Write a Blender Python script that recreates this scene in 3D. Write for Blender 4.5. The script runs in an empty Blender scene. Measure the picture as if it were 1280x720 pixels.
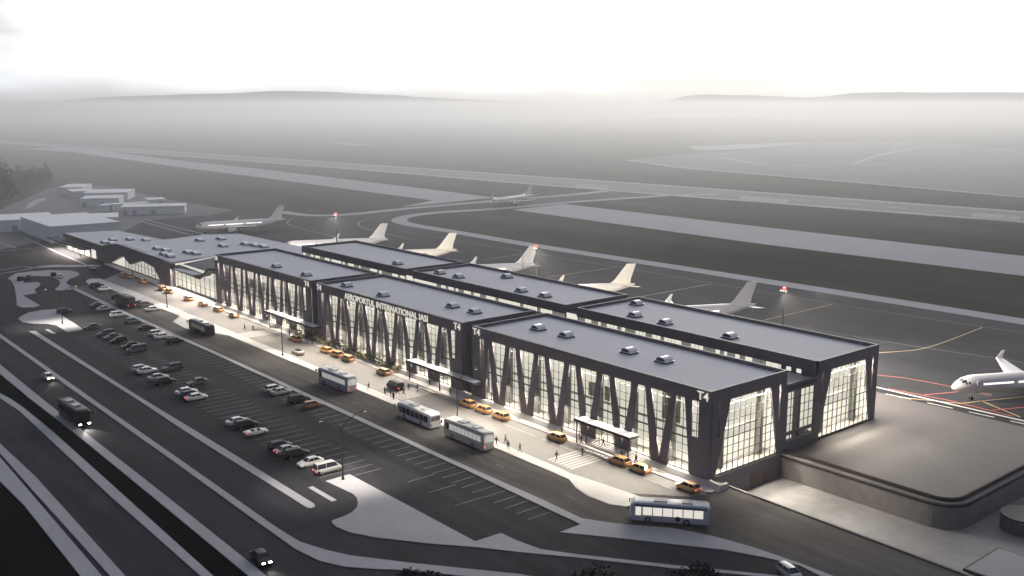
import bpy, math, random
from mathutils import Vector, Matrix
R = math.radians
rnd = random.Random(7)
S = bpy.context.scene
COL = S.collection
GZ = -1.0                     # street level; the terminal floor is 0

# ------------------------------------------------------------------ camera (35 mm, solved from the building's corners)
CAM = Vector((97.75, -123.3, 60.49)); PIT, YAW, F = 0.183, 0.877, 1239.2
_f = Vector((-math.sin(YAW), math.cos(YAW), 0)); _r = Vector((math.cos(YAW), math.sin(YAW), 0))
_F = _f*math.cos(PIT) - Vector((0, 0, math.sin(PIT))); _U = _f*math.sin(PIT) + Vector((0, 0, math.cos(PIT)))
cam = bpy.data.cameras.new('camera'); cam_o = bpy.data.objects.new('camera', cam); COL.objects.link(cam_o)
cam_o.location = CAM; cam_o.rotation_euler = (math.pi/2-PIT, 0, YAW)
cam.sensor_width = 36; cam.lens = F/1280*36; cam.clip_start = 1; cam.clip_end = 60000
S.camera = cam_o

def ray(px, py): return _F + _r*((px-640)/F) - _U*((py-360)/F)
def G(px, py, z=GZ):          # survey helper: where a point of the photo lies on a level plane
    d = ray(px, py); return CAM + d*((z-CAM.z)/d.z)

# ------------------------------------------------------------------ materials
MATS = {}
def mat(name, col, rough=.6, metal=0., var=0., scale=1., bump=0., emit=None, es=0., stretch=None, spec=.5, coat=0., streak=None):
    if name in MATS: return MATS[name]
    m = bpy.data.materials.new(name); m.use_nodes = True; MATS[name] = m
    nt = m.node_tree; b = nt.nodes['Principled BSDF']
    c = (*col, 1)
    b.inputs['Base Color'].default_value = c
    b.inputs['Roughness'].default_value = rough; b.inputs['Metallic'].default_value = metal
    b.inputs['Specular IOR Level'].default_value = spec
    if coat: b.inputs['Coat Weight'].default_value = coat
    if emit:
        b.inputs['Emission Color'].default_value = (*emit, 1); b.inputs['Emission Strength'].default_value = es
    if streak: pass
    if var or bump:
        tc = nt.nodes.new('ShaderNodeTexCoord'); src = tc.outputs['Object']
        if stretch:
            mp = nt.nodes.new('ShaderNodeMapping'); mp.inputs['Scale'].default_value = stretch
            nt.links.new(src, mp.inputs['Vector']); src = mp.outputs['Vector']
        n = nt.nodes.new('ShaderNodeTexNoise'); n.inputs['Scale'].default_value = scale
        n.inputs['Detail'].default_value = 7; n.inputs['Roughness'].default_value = .62
        nt.links.new(src, n.inputs['Vector'])
        if var:
            n2 = nt.nodes.new('ShaderNodeTexNoise'); n2.inputs['Scale'].default_value = scale*.13; n2.inputs['Detail'].default_value = 4
            nt.links.new(src, n2.inputs['Vector'])
            ad = nt.nodes.new('ShaderNodeMath'); ad.operation = 'ADD'
            nt.links.new(n.outputs['Fac'], ad.inputs[0]); nt.links.new(n2.outputs['Fac'], ad.inputs[1])
            mr = nt.nodes.new('ShaderNodeMapRange'); mr.inputs['From Min'].default_value = .7; mr.inputs['From Max'].default_value = 1.3
            mr.inputs['To Min'].default_value = 1-var; mr.inputs['To Max'].default_value = 1+var
            nt.links.new(ad.outputs[0], mr.inputs['Value'])
            res = mr.outputs['Result']
            if streak:            # wear along the traffic direction
                m3 = nt.nodes.new('ShaderNodeMapping'); m3.inputs['Scale'].default_value = streak; nt.links.new(tc.outputs['Object'], m3.inputs['Vector'])
                n3 = nt.nodes.new('ShaderNodeTexNoise'); n3.inputs['Scale'].default_value = 1; n3.inputs['Detail'].default_value = 5; nt.links.new(m3.outputs['Vector'], n3.inputs['Vector'])
                r3 = nt.nodes.new('ShaderNodeMapRange'); r3.inputs['From Min'].default_value = .32; r3.inputs['From Max'].default_value = .68; r3.inputs['To Min'].default_value = .72; r3.inputs['To Max'].default_value = 1.28
                nt.links.new(n3.outputs['Fac'], r3.inputs['Value']); mu = nt.nodes.new('ShaderNodeMath'); mu.operation = 'MULTIPLY'
                nt.links.new(res, mu.inputs[0]); nt.links.new(r3.outputs['Result'], mu.inputs[1]); res = mu.outputs[0]
            vm = nt.nodes.new('ShaderNodeVectorMath'); vm.operation = 'SCALE'; vm.inputs[0].default_value = col
            nt.links.new(res, vm.inputs['Scale']); nt.links.new(vm.outputs['Vector'], b.inputs['Base Color'])
        if bump:
            bp = nt.nodes.new('ShaderNodeBump'); bp.inputs['Strength'].default_value = bump; bp.inputs['Distance'].default_value = .05
            nt.links.new(n.outputs['Fac'], bp.inputs['Height']); nt.links.new(bp.outputs['Normal'], b.inputs['Normal'])
    return m
def glassmat(name, tint, refl=.12, rough=.05):
    if name in MATS: return MATS[name]
    m = bpy.data.materials.new(name); m.use_nodes = True; MATS[name] = m
    nt = m.node_tree; nt.nodes.remove(nt.nodes['Principled BSDF']); out = nt.nodes['Material Output']
    t = nt.nodes.new('ShaderNodeBsdfTransparent'); t.inputs['Color'].default_value = (*tint, 1)
    g = nt.nodes.new('ShaderNodeBsdfGlossy'); g.inputs['Roughness'].default_value = rough; g.inputs['Color'].default_value = (.8, .8, .8, 1)
    lw = nt.nodes.new('ShaderNodeLayerWeight'); lw.inputs['Blend'].default_value = .5
    pw = nt.nodes.new('ShaderNodeMath'); pw.operation = 'POWER'; pw.inputs[1].default_value = 4
    fr = nt.nodes.new('ShaderNodeMapRange'); fr.inputs['To Min'].default_value = .05; fr.inputs['To Max'].default_value = .7
    nt.links.new(lw.outputs['Facing'], pw.inputs[0]); nt.links.new(pw.outputs[0], fr.inputs['Value'])
    mx = nt.nodes.new('ShaderNodeMixShader')
    nt.links.new(fr.outputs[0], mx.inputs[0]); nt.links.new(t.outputs[0], mx.inputs[1]); nt.links.new(g.outputs[0], mx.inputs[2])
    nt.links.new(mx.outputs[0], out.inputs['Surface'])
    return m

M_ASPH = mat('asphalt', (.024, .024, .031), .9, var=.28, scale=.9, bump=.15, spec=.12, streak=(.02, .35, 1))
M_ASPH2 = mat('forecourt_concrete', (.21, .20, .195), .8, var=.12, scale=.8, bump=.1)
M_BUSL = mat('bus_lane_lit_asphalt', (.058, .053, .053), .85, var=.2, scale=.8, bump=.1, spec=.2, streak=(.03, .5, 1))  # paler and warmer than the road asphalt: lamp light put into the colour
M_APRON = mat('apron_asphalt', (.034, .036, .045), .85, var=.22, scale=.25, spec=.2, streak=(.02, .07, 1))
M_YARD = mat('yard_asphalt', (.13, .135, .14), .85, var=.15, scale=.1)
M_PAVE = mat('pale_paving', (.28, .28, .31), .8, var=.10, scale=1.2)
M_PAVEB = mat('light_paving', (.5, .49, .475), .75, var=.10, scale=1.5)
M_CONC = mat('concrete', (.22, .215, .22), .75, var=.2, scale=.5, bump=.1)
M_DECK = mat('deck_concrete', (.062, .056, .057), .7, var=.16, scale=.35)
M_WALLC = mat('wall_concrete', (.16, .15, .148), .8, var=.2, scale=.7, bump=.1)
M_GRASS = mat('airfield_grass', (.058, .062, .052), .95, var=.22, scale=.02, spec=.05, streak=(.004, .03, 1))
M_FARG = mat('meadow', (.06, .062, .055), .95, var=.3, scale=.004)
M_DARKG = mat('dark_lawn', (.006, .008, .008), .95, var=.3, scale=2, spec=.0)
M_STRIP = mat('taxiway_concrete', (.36, .36, .39), .8, var=.08, scale=.06)
M_RUN = mat('runway_asphalt', (.17, .17, .175), .8, var=.15, scale=.03, stretch=(1, 4, 1))
M_PAINT = mat('road_paint', (.6, .6, .58), .7)
M_FADE = mat('worn_road_paint', (.17, .17, .17), .8, var=.4, scale=1.5)
M_YEL = mat('yellow_apron_paint', (.55, .42, .2), .7)
M_RED = mat('red_apron_paint', (.6, .14, .12), .7)
M_BLOCK = mat('dark_cladding', (.135, .12, .138), .5, var=.12, scale=.6)
M_TRIM = mat('dark_trim', (.03, .028, .032), .6, spec=.22)
M_ROOF = mat('roof_membrane', (.54, .54, .575), .7, var=.05, scale=.4)
M_ROOFD = mat('dark_roof', (.1, .1, .108), .7, var=.1, scale=.4)
M_MULL = mat('mullion', (.05, .05, .05), .5)
M_GLASS = glassmat('clear_glass', (.9, .93, .9))
M_INT = mat('interior_wall', (.78, .76, .70), .8, var=.05, scale=.5)
M_WALLGLOW = mat('glowing_hall_wall', (.6, .58, .53), .8, emit=(1, .925, .82), es=.68, var=.14, scale=.5)  # brightness of the lit hall put into the wall as its own glow
M_INTG = mat('interior_panel', (.34, .36, .31), .8, var=.1, scale=.5)
M_FLOOR = mat('interior_floor', (.22, .21, .2), .6)
M_COLG = mat('interior_column', (.16, .17, .16), .6)
M_LETTER = mat('lit_letters', (.8, .76, .68), .5, emit=(1, .93, .8), es=.6)
M_LITWIN = mat('lit_window', (.5, .5, .45), .5, emit=(1, .95, .8), es=.8, var=.35, scale=.35)
M_DIMWIN = mat('dim_window', (.2, .2, .17), .4, emit=(1, .95, .8), es=.16)
M_DOME = mat('skylight_dome', (.75, .76, .78), .25)
M_DGLASS = mat('dark_glass', (.02, .022, .028), .08)
M_WHITE = mat('aircraft_white', (.74, .72, .72), .35, coat=.2)
M_WARMW = mat('aircraft_cream', (.78, .74, .66), .4)
M_ENG = mat('engine_grey', (.45, .45, .46), .35)
M_TYRE = mat('tyre', (.015, .015, .015), .9)
M_METAL = mat('pole_metal', (.05, .05, .055), .5, .6)
M_HEAD = mat('headlight_lens', (.9, .88, .8), .2, emit=(1, .93, .8), es=25)
M_HEADOFF = mat('unlit_headlight', (.55, .55, .55), .15)
M_TAILON = mat('lit_taillight', (.6, .03, .03), .3, emit=(1, .12, .12), es=2.5)
M_TAIL = mat('taillight', (.25, .01, .01), .3)
M_LAMP = mat('lamp_lens', (.9, .85, .7), .3, emit=(1, .9, .72), es=6)
M_MLAMP = mat('mast_lens', (.9, .85, .7), .3, emit=(1, .95, .85), es=1.2)
M_REDL = mat('red_beacon', (.7, .05, .05), .3, emit=(1, .1, .1), es=3)
M_BUILD = mat('white_render', (.85, .84, .83), .8, var=.04, scale=.3)
M_BARK = mat('bark', (.06, .05, .04), .9)

# ------------------------------------------------------------------ mesh helpers
class MB:
    def __init__(self): self.v = []; self.f = []; self.m = []; self.ms = []
    def _mi(self, m):
        if m not in self.ms: self.ms.append(m)
        return self.ms.index(m)
    def add(self, vs, fs, m=None):
        o = len(self.v); self.v += [tuple(x) for x in vs]; i = self._mi(m) if m else 0
        for f in fs: self.f.append(tuple(o+k for k in f)); self.m.append(i)
        return self
    def box(self, x0, x1, y0, y1, z0, z1, m=None, mtx=None):
        vs = [(x0, y0, z0), (x1, y0, z0), (x1, y1, z0), (x0, y1, z0), (x0, y0, z1), (x1, y0, z1), (x1, y1, z1), (x0, y1, z1)]
        if mtx is not None: vs = [mtx @ Vector(v) for v in vs]
        return self.add(vs, [(3, 2, 1, 0), (4, 5, 6, 7), (0, 1, 5, 4), (1, 2, 6, 5), (2, 3, 7, 6), (3, 0, 4, 7)], m)
    def pane(self, axis, c, a0, a1, b0, b1, m=None):
        q = [(a0, b0), (a1, b0), (a1, b1), (a0, b1)]
        return self.add([{'x': (c, p, r), 'y': (p, c, r)}[axis] for p, r in q], [(0, 1, 2, 3)], m)
    def prism(self, poly, axis, a, b, m=None):     # poly in the two other axes, extruded from a to b
        n = len(poly)
        def P(p, t): return {'x': (t, p[0], p[1]), 'y': (p[0], t, p[1]), 'z': (p[0], p[1], t)}[axis]
        vs = [P(p, a) for p in poly] + [P(p, b) for p in poly]
        fs = [tuple(range(n)), tuple(range(2*n-1, n-1, -1))] + [(i, i+n, (i+1) % n+n, (i+1) % n) for i in range(n)]
        return self.add(vs, fs, m)
    def cyl(self, c, r, axis, a, b, n=12, r2=None, m=None):
        r2 = r if r2 is None else r2; vs = []
        for t, rr in ((a, r), (b, r2)):
            for k in range(n):
                u, w = rr*math.cos(2*math.pi*k/n), rr*math.sin(2*math.pi*k/n)
                vs.append({'x': (t, c[0]+u, c[1]+w), 'y': (c[0]+u, t, c[1]+w), 'z': (c[0]+u, c[1]+w, t)}[axis])
        fs = [tuple(range(n-1, -1, -1)), tuple(range(n, 2*n))]+[(k, (k+1) % n, (k+1) % n+n, k+n) for k in range(n)]
        return self.add(vs, fs, m)
    def tube(self, pts, rs, n=8, m=None):
        pts = [Vector(p) for p in pts]; vs = []
        for i, p in enumerate(pts):
            t = (pts[min(i+1, len(pts)-1)]-pts[max(i-1, 0)]).normalized()
            a = t.orthogonal().normalized() if abs(t.z) > .99 else t.cross(Vector((0, 0, 1))).normalized()
            b = t.cross(a); r = rs[i] if isinstance(rs, (list, tuple)) else rs
            for k in range(n):
                an = 2*math.pi*k/n; vs.append(p+a*(r*math.cos(an))+b*(r*math.sin(an)))
        fs = [(i*n+k, i*n+(k+1) % n, (i+1)*n+(k+1) % n, (i+1)*n+k) for i in range(len(pts)-1) for k in range(n)]
        fs += [tuple(range(n-1, -1, -1)), tuple(range((len(pts)-1)*n, len(pts)*n))]
        return self.add(vs, fs, m)
    def loft(self, rings, m=None, cap=True):
        n = len(rings[0]); vs = [p for r in rings for p in r]
        fs = [(i*n+k, i*n+(k+1) % n, (i+1)*n+(k+1) % n, (i+1)*n+k) for i in range(len(rings)-1) for k in range(n)]
        if cap: fs += [tuple(range(n-1, -1, -1)), tuple(range((len(rings)-1)*n, len(rings)*n))]
        return self.add(vs, fs, m)
    def mesh(self, name, m=None, smooth=False):
        me = bpy.data.meshes.new(name); me.from_pydata(self.v, [], self.f)
        ms = self.ms if self.ms else [m]
        for x in ms: me.materials.append(x)
        if self.ms: me.polygons.foreach_set('material_index', self.m)
        import bmesh
        bm = bmesh.new(); bm.from_mesh(me); bmesh.ops.recalc_face_normals(bm, faces=bm.faces); bm.to_mesh(me); bm.free()
        if smooth:
            me.polygons.foreach_set('use_smooth', [True]*len(me.polygons))
            try: me.set_sharp_from_angle(angle=R(smooth if smooth is not True else 40))
            except Exception: pass
        me.update(); return me
    def obj(self, name, m=None, parent=None, smooth=False, loc=None):
        o = bpy.data.objects.new(name, self.mesh(name, m, smooth)); COL.objects.link(o)
        if parent: o.parent = parent
        if loc is not None: o.location = loc
        return o
def tag(o, label=None, cat=None, group=None, kind=None):
    if label: o['label'] = label
    if cat: o['category'] = cat
    if group: o['group'] = group
    if kind: o['kind'] = kind
    return o
def thing(name, label, cat, loc=(0, 0, 0), rz=0, group=None):
    o = bpy.data.objects.new(name, None); o.empty_display_size = .5; COL.objects.link(o)
    o.location = loc; o.rotation_euler = (0, 0, rz)
    return tag(o, label, cat, group)
def dup(o, loc=None, rz=None, label=None, group=None, parent=None):
    c = o.copy(); COL.objects.link(c)
    if parent: c.parent = parent
    if loc is not None: c.location = loc
    if rz is not None: c.rotation_euler = (0, 0, rz)
    if label: c['label'] = label
    if group: c['group'] = group
    for ch in KIDS.get(o.name, [x for x in o.children]): dup(ch, parent=c)
    return c
KIDS = {}
def struct(name, mb, m, smooth=False): return tag(mb.obj(name, m, smooth=smooth), kind='structure')

# flat sheets
import bmesh
def smooth_poly(p, it=2, closed=True):
    for _ in range(it):
        q = []
        n = len(p)
        for i in range(n if closed else n-1):
            a, b = p[i], p[(i+1) % n]; q += [a*.75+b*.25, a*.25+b*.75]
        if not closed: q = [p[0]]+q+[p[-1]]
        p = q
    return p
def sheet(name, pts, z, m, holes=(), kind='structure'):
    bm = bmesh.new(); es = []
    for loop in (pts, *holes):
        vs = [bm.verts.new((p[0], p[1], z)) for p in loop]
        for i in range(len(vs)): es.append(bm.edges.new((vs[i], vs[(i+1) % len(vs)])))
    bmesh.ops.triangle_fill(bm, use_beauty=True, use_dissolve=False, edges=es, normal=(0, 0, 1))
    for f in bm.faces:
        f.normal_update()
        if f.normal.z < 0: f.normal_flip()
    me = bpy.data.meshes.new(name); bm.to_mesh(me); bm.free(); me.materials.append(m)
    o = bpy.data.objects.new(name, me); COL.objects.link(o); return tag(o, kind=kind)
def P(*ps, z=GZ): return [G(x, y, z) for x, y in ps]
def kerbed(name, pts, h, m, z=GZ):        # raised pavement with a real kerb face
    bm = bmesh.new(); vs = [bm.verts.new((p[0], p[1], z+h)) for p in pts]; n = len(vs)
    es = [bm.edges.new((vs[i], vs[(i+1) % n])) for i in range(n)]
    bmesh.ops.triangle_fill(bm, use_beauty=True, use_dissolve=False, edges=es, normal=(0, 0, 1))
    lo = [bm.verts.new((p[0], p[1], z-.05)) for p in pts]
    for i in range(n): bm.faces.new((vs[i], vs[(i+1) % n], lo[(i+1) % n], lo[i]))
    bmesh.ops.recalc_face_normals(bm, faces=bm.faces)
    me = bpy.data.meshes.new(name); bm.to_mesh(me); bm.free(); me.materials.append(m)
    o = bpy.data.objects.new(name, me); COL.objects.link(o); return tag(o, kind='structure')
def ribbon(mb, pts, w, z):                # a painted line or strip of constant width along a polyline
    pts = [Vector((p[0], p[1], 0)) for p in pts]; L = []
    for i, p in enumerate(pts):
        t = (pts[min(i+1, len(pts)-1)]-pts[max(i-1, 0)]).normalized(); s = Vector((-t.y, t.x, 0))*(w/2)
        L.append((p+s, p-s))
    vs = [(q.x, q.y, z) for ab in L for q in ab]
    mb.add(vs, [(2*i, 2*i+1, 2*i+3, 2*i+2) for i in range(len(pts)-1)])
def stripes(name, lines, w, z, m):
    mb = MB()
    for l in lines: ribbon(mb, l, w, z)
    return struct(name, mb, m)

# ------------------------------------------------------------------ ground, roads, airfield
trench = [Vector(p) for p in ((0, 2.4), (90, .8), (90, 66), (0, 66))]
sheet('ground', [Vector(p) for p in ((-16000, -3000), (4000, -3000), (4000, 14000), (-16000, 14000))], GZ-.12, M_GRASS, holes=[trench])
sheet('landside_road', [Vector(p) for p in ((130, -230), (130, .1), (90, .8), (0, 2.4), (0, 5), (-310, 5), (-360, 20))]
      + P((0, 312)) + [Vector((-900, -250, 0))], GZ, M_ASPH)
sheet('service_yard', P((0, 312), (62, 300), (150, 294), (230, 276), (292, 262.5), (215, 250.5), (150, 235.5), (95, 228), (60, 236), (0, 262), (-120, 300)), GZ-.05, M_YARD)
sheet('apron', P((150, 292), (180, 276), (232, 271), (310, 266.5), (355, 264), (390, 269.5), (430, 269), (560, 257.5), (720, 243), (755, 238.5), (838, 243.5), (820, 246), (705, 253.5),
      (625, 261), (537, 266.5), (505, 271), (497, 276), (515, 281), (570, 290), (670, 307.5), (820, 330), (960, 352), (1280, 402)) +
      [Vector(p) for p in ((160, 230), (160, 66), (90, 66), (0, 66), (0, 45), (-193, 45), (-240, 51), (-300, 30))], GZ-.04, M_APRON)
fc = [Vector(p) for p in ((2.2, -2.9), (1, -6), (-6, -12.2), (-8, -14.2), (-262, -14.2), (-275, -2.5))]
sheet('forecourt_road', fc, GZ+.004, M_ASPH2)
sheet('bus_lane', [Vector(p) for p in ((-262, -14.4), (-8, -14.4), (-5.9, -12.1), (1.05, -5.9), (2.3, -2.8), (2.4, 1.9), (90, .3), (110, -10))] + P((1200, 800), (1060, 735), (1000, 707), (942, 691), (892, 677), (842, 669), (785, 662), (727, 653))
      + [Vector(p) for p in ((-12, -25.9), (-252, -25.9))], GZ+.002, M_BUSL)
# taxiway and runway strips
LA = smooth_poly(P((352, 264.5), (368, 267.5), (390, 269.5), (430, 269), (500, 261.3), (612, 251.5), (720, 243), (750, 239.6), (764, 237.4), (748, 235), (715, 233)), 2, False)
LB = smooth_poly(P((900, 243), (838, 243.8), (820, 245.3), (705, 253), (625, 261), (537, 266), (505, 271), (496, 276), (512, 281), (570, 290), (670, 307.5), (820, 330), (960, 352), (1280, 402), (1400, 422)), 2, False)
stripes('taxiway_shoulder', [LA, LB], 8.5, GZ+.02, M_STRIP)
sheet('taxiway', P((25, 186), (88, 184), (240, 202.5), (320, 210.5), (560, 239.5), (617, 247), (500, 259), (540, 250.5), (320, 221), (240, 211), (88, 189.5)), GZ, M_STRIP)
sheet('taxiway', P((705, 255), (960, 284.5), (1280, 320), (1450, 339), (1450, 367), (1280, 345), (960, 306), (640, 262)), GZ, M_STRIP)
sheet('runway', P((-150, 170.5), (0, 176.2), (320, 196.2), (500, 209), (820, 231), (1280, 265), (1500, 281), (1500, 297), (1280, 277.5), (840, 244), (755, 237.3), (640, 228), (500, 216), (320, 202), (0, 178.6), (-150, 172)), GZ-.02, M_RUN)
stripes('runway_edge', [P((-150, 170.5), (0, 176.2), (320, 196.2), (500, 209), (820, 231), (1280, 265), (1500, 281))], 9, GZ+.03, M_STRIP)
stripes('runway_edge', [P((-150, 172), (0, 178.6), (320, 202), (500, 216), (640, 228), (755, 237.3)), P((755, 237.3), (840, 244), (1280, 277.5), (1500, 297))], 9, GZ+.03, M_STRIP)
tl = []
for (x0, x1, yy, sl, n) in ((925, 985, 245, .073, 5), (1215, 1275, 266.5, .073, 5), (720, 760, 230, .07, 4)):
    for k in range(n): tl.append(P((x0, yy+k*1.5), (x1, yy+k*1.5+(x1-x0)*sl)))
stripes('runway_marking', tl, 2.2, GZ+.03, M_PAINT)
stripes('runway_marking', [P((330+k*60, 199.6+k*4.55), (355+k*60, 201.5+k*4.55)) for k in range(16)], 1.2, GZ+.03, M_PAINT)
sheet('far_apron', P((780, 200.5), (860, 192), (940, 188), (1010, 178), (1090, 176), (1160, 178.5), (1280, 187), (1500, 200), (1500, 265), (1280, 247), (1100, 231), (850, 210)), GZ-.03, M_YARD)
sheet('far_taxiway', P((860, 183), (1000, 177.5), (1010, 179.5), (920, 187), (870, 187.5)), GZ, M_STRIP)
sheet('far_taxiway', P((410, 177), (478, 182.5), (440, 181.5)), GZ, M_STRIP)
stripes('far_marking', [smooth_poly(P((1068, 204), (1100, 193), (1160, 182), (1250, 179)), 2, False), smooth_poly(P((900, 197), (960, 207), (1020, 206), (1120, 206)), 2, False),
                        P((785, 200), (850, 209.5), (1100, 230.5), (1280, 246.5))], 7, GZ+.01, M_STRIP)
# apron markings
stripes('apron_marking', [P((500, 289), (567, 299), (660, 315), (792, 337), (1100, 389), (1280, 416)), P((900, 391), (985, 406), (1100, 426), (1280, 453), (1350, 464))], .45, GZ-.03, M_FADE)
stripes('yellow_apron_line', [P((605, 325), (660, 316)), P((682, 346.5), (769, 334)), P((802, 370.5), (890, 354.5)), P((955, 400), (1041, 380)),
        smooth_poly(P((1080, 442), (1120, 439.5), (1150, 437), (1180, 428), (1228, 409)), 2, False),
        P((1100, 494), (1200, 504.2), (1232, 500.5), (1300, 493.5)), P((1227, 501), (1275, 521)),
        smooth_poly(P((420, 296), (362, 283), (358, 276), (372, 270)), 2, False), smooth_poly(P((520, 300), (450, 285), (446, 277), (470, 271)), 2, False)], .4, GZ-.026, M_YEL)
stripes('red_apron_line', [smooth_poly(P((1095, 468.5), (1140, 473), (1240, 494)), 1, False), P((1155, 493.5), (1225, 487)), P((1240, 512.5), (1310, 506)), P((1110, 485.5), (1190, 501), (1265, 520))], .35, GZ-.02, M_RED)
sheet('service_lane', P((1094, 484.5), (1280, 527), (1400, 555), (1400, 563), (1280, 534.5), (1094, 493.5)), GZ-.033, M_ASPH)
stripes('lane_marking', [P((1094, 483.5), (1280, 526), (1400, 554))], .7, GZ-.02, M_PAINT)
stripes('lane_marking', [P((1085, 491.5), (1280, 534.5), (1400, 563))], .4, GZ-.02, M_PAINT)
stripes('lane_marking', [P((1107+k*52, 492+k*11.3), (1139+k*52, 498.9+k*11.3)) for k in range(5)], .4, GZ-.02, M_PAINT)
# parking near the old terminal apron
stripes('apron_marking', [P((174, 276), (250, 297)), P((184, 275), (262, 294.5))], .9, GZ-.02, M_STRIP)

# landside islands and kerbs
def island(name, pts, h=.12, m=None, it=0):
    p = P(*pts)
    if it: p = smooth_poly(p, it)
    return kerbed(name, p, h, m or M_PAVE)
island('pavement', [(437, 593.5), (594, 677.5), (626, 667), (645, 676), (675, 687), (720, 693.5), (840, 707), (1000, 723), (1000, 726), (840, 711), (720, 697.5), (650, 691), (594, 684.5), (535, 680),
        (470, 672.5), (437, 666), (420, 659), (414.5, 653), (417, 650.5), (430, 646), (440, 641), (446, 635), (447.5, 629), (446, 623), (441, 618), (407, 602)])
island('pavement', [(0, 417.5), (117, 500), (200, 557.5), (335, 652.5), (352, 664), (375, 678), (407, 688), (437, 695), (510, 704), (650, 718.5), (700, 727), (640, 727), (510, 713.5), (470, 712), (430, 709), (400, 702),
        (370, 687.5), (330, 659), (200, 565), (108, 500), (0, 422.5), (-60, 380), (-60, 375)])
island('pavement', [(44, 414), (180, 500), (246, 540), (392, 630), (394, 633.5), (389, 636), (384, 635.5), (232, 540), (172, 500), (36, 414.5)])
island('pavement', [(-60, 408), (0, 456), (54, 500), (105, 540), (207, 620), (320, 710), (350, 735), (330, 735), (310, 720), (189, 620), (91, 540), (39, 500), (0, 467.5), (-60, 420)])
island('pavement', [(-60, 470), (0, 492), (15, 500), (30, 510.5), (66, 540), (155, 620), (266, 720), (280, 733), (262, 733), (250, 720), (137, 620), (52, 540), (25, 515), (0, 498), (-60, 476)])
island('pavement', [(-40, 515), (0, 555), (45, 597), (156, 720), (164, 730), (145, 730), (137, 720), (37, 609), (0, 567), (-40, 527)])
island('pavement', [(-40, 530), (0, 572), (127, 720), (134, 730), (108, 730), (100, 720), (30, 632), (0, 602), (-40, 566)])
sheet('lawn', P((-60, 421), (0, 468.5), (39, 500.5), (91, 540.5), (189, 620.5), (310, 720.5), (330, 736), (282, 736), (266, 719.6), (155, 619.6), (66, 539.6), (30, 510), (15, 499.6), (0, 491.6), (-60, 469)), GZ+.006, M_DARKG)
sheet('lawn', P((-40, 567), (0, 603), (30, 633), (100, 721), (108, 732), (-90, 732)), GZ+.006, M_DARKG)
# long kerb between car park and bus lane, with the triangle at its end
island('pavement', [(80, 352.5), (87.5, 357), (95, 360), (160, 391.5), (260, 436), (440, 517.5), (576, 580), (680, 626), (727, 648.5), (755, 653), (785, 656.5), (842, 661), (892, 671), (942, 685), (1000, 705), (1050, 724), (1040, 728), (1000, 707.8),
        (955, 697.5), (905, 688), (842, 681), (780, 674), (700, 666), (726, 656), (680, 634.5), (565, 580), (435, 520), (260, 439.5), (160, 395), (92, 362.5)])
# bus-stop pavement
island('pavement', [(107.5, 352.5), (109, 350), (114, 348.6), (126, 348.6), (131, 351), (170, 365.5), (260, 402.5), (305, 421), (402, 461), (497, 500), (617, 551), (700, 586), (712, 592), (755, 606), (802, 622), (785, 634), (762, 631), (735, 621), (719, 610),
        (711, 600), (680, 586.5), (616, 559), (500, 510), (400, 467), (286, 420), (231, 410.6), (216, 402.5), (225, 395.5), (167, 372), (141, 363), (114, 357.5)], m=M_PAVEB)
# islands at the far left
island('pavement', [(10, 348), (20, 342), (40, 339.5), (62, 338), (88, 338.5), (98, 341), (99.5, 343.5), (96, 346), (88, 348.5), (83.5, 352), (83, 355), (88, 358), (93, 361), (86, 362.5), (76, 363.5), (70, 363), (69, 361), (73, 358.5), (75, 355), (74, 351), (70, 348.5),
        (62, 346), (40, 345), (28, 347), (30, 354), (47, 353), (50.5, 355), (49, 358), (44, 361), (43.5, 364), (46, 366.5), (28, 369.5), (50, 382), (42, 384.5), (28, 385), (21, 382), (20.5, 372), (18, 358), (14, 351)], m=M_PAVE)
island('pavement', [(23, 399), (26, 395.5), (36, 391), (52, 388), (72, 386.5), (88, 387), (86, 389), (72, 391), (105, 412.5), (84, 415.5), (70, 407), (58, 405.3), (40, 405), (28, 403)], m=M_PAVE)
sheet('pavement', P((25, 337), (60, 331.5), (125, 331), (125, 333), (60, 334), (40, 335)), GZ+.004, M_PAVE)
stripes('lane_marking', [P((0, 337.5), (30, 333), (42, 335)), P((0, 342), (40, 336)), P((48, 333), (78, 330.5)), P((0, 314), (60, 308.5)), P((30, 297), (110, 332)), P((0, 303), (20, 310))], .9, GZ+.006, M_PAVE)
stripes('lane_marking', [P((58, 411.5), (68, 417)), P((388, 608.5), (418, 626))], .9, GZ+.006, M_PAVE)
# parking bays: two rows on the lower strip, one against the kerb
ln = []
for x in [-176+2.75*k for k in range(51)]:
    if x > -40: break
    if not (-113 < x < -106): ln.append([Vector((x, -47.3)), Vector((x+.2, -37.2))])
for x in [-182+2.75*k for k in range(64)]: ln.append([Vector((x, -31.6)), Vector((x, -26.8))])
for x in [-207+2.75*k for k in range(8)]: ln.append([Vector((x, -20.2)), Vector((x, -16.5))])
ln += [[Vector((x, -31.6)), Vector((x, -37))] for x in (-33, -27, -20)]
stripes('parking_marking', ln, .16, GZ+.005, M_FADE)
stripes('lane_marking', [[Vector((x, -20.6)), Vector((x+2.2, -20.6))] for x in (-78, -55, -36, -30, -12)], .14, GZ+.009, M_FADE)
stripes('lane_marking', [[Vector((x, -5.6)), Vector((x+9, -5.6))] for x in (-62, -46, -35, -12)], .14, GZ+.009, M_PAVEB)
for x0 in (-25.8, -78.5, -152.5):
    stripes('crosswalk', [[Vector((x0+k*.95, -12.2)), Vector((x0+k*.95, -3.3))] for k in range(7)], .5, GZ+.009, M_PAVEB)

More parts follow.
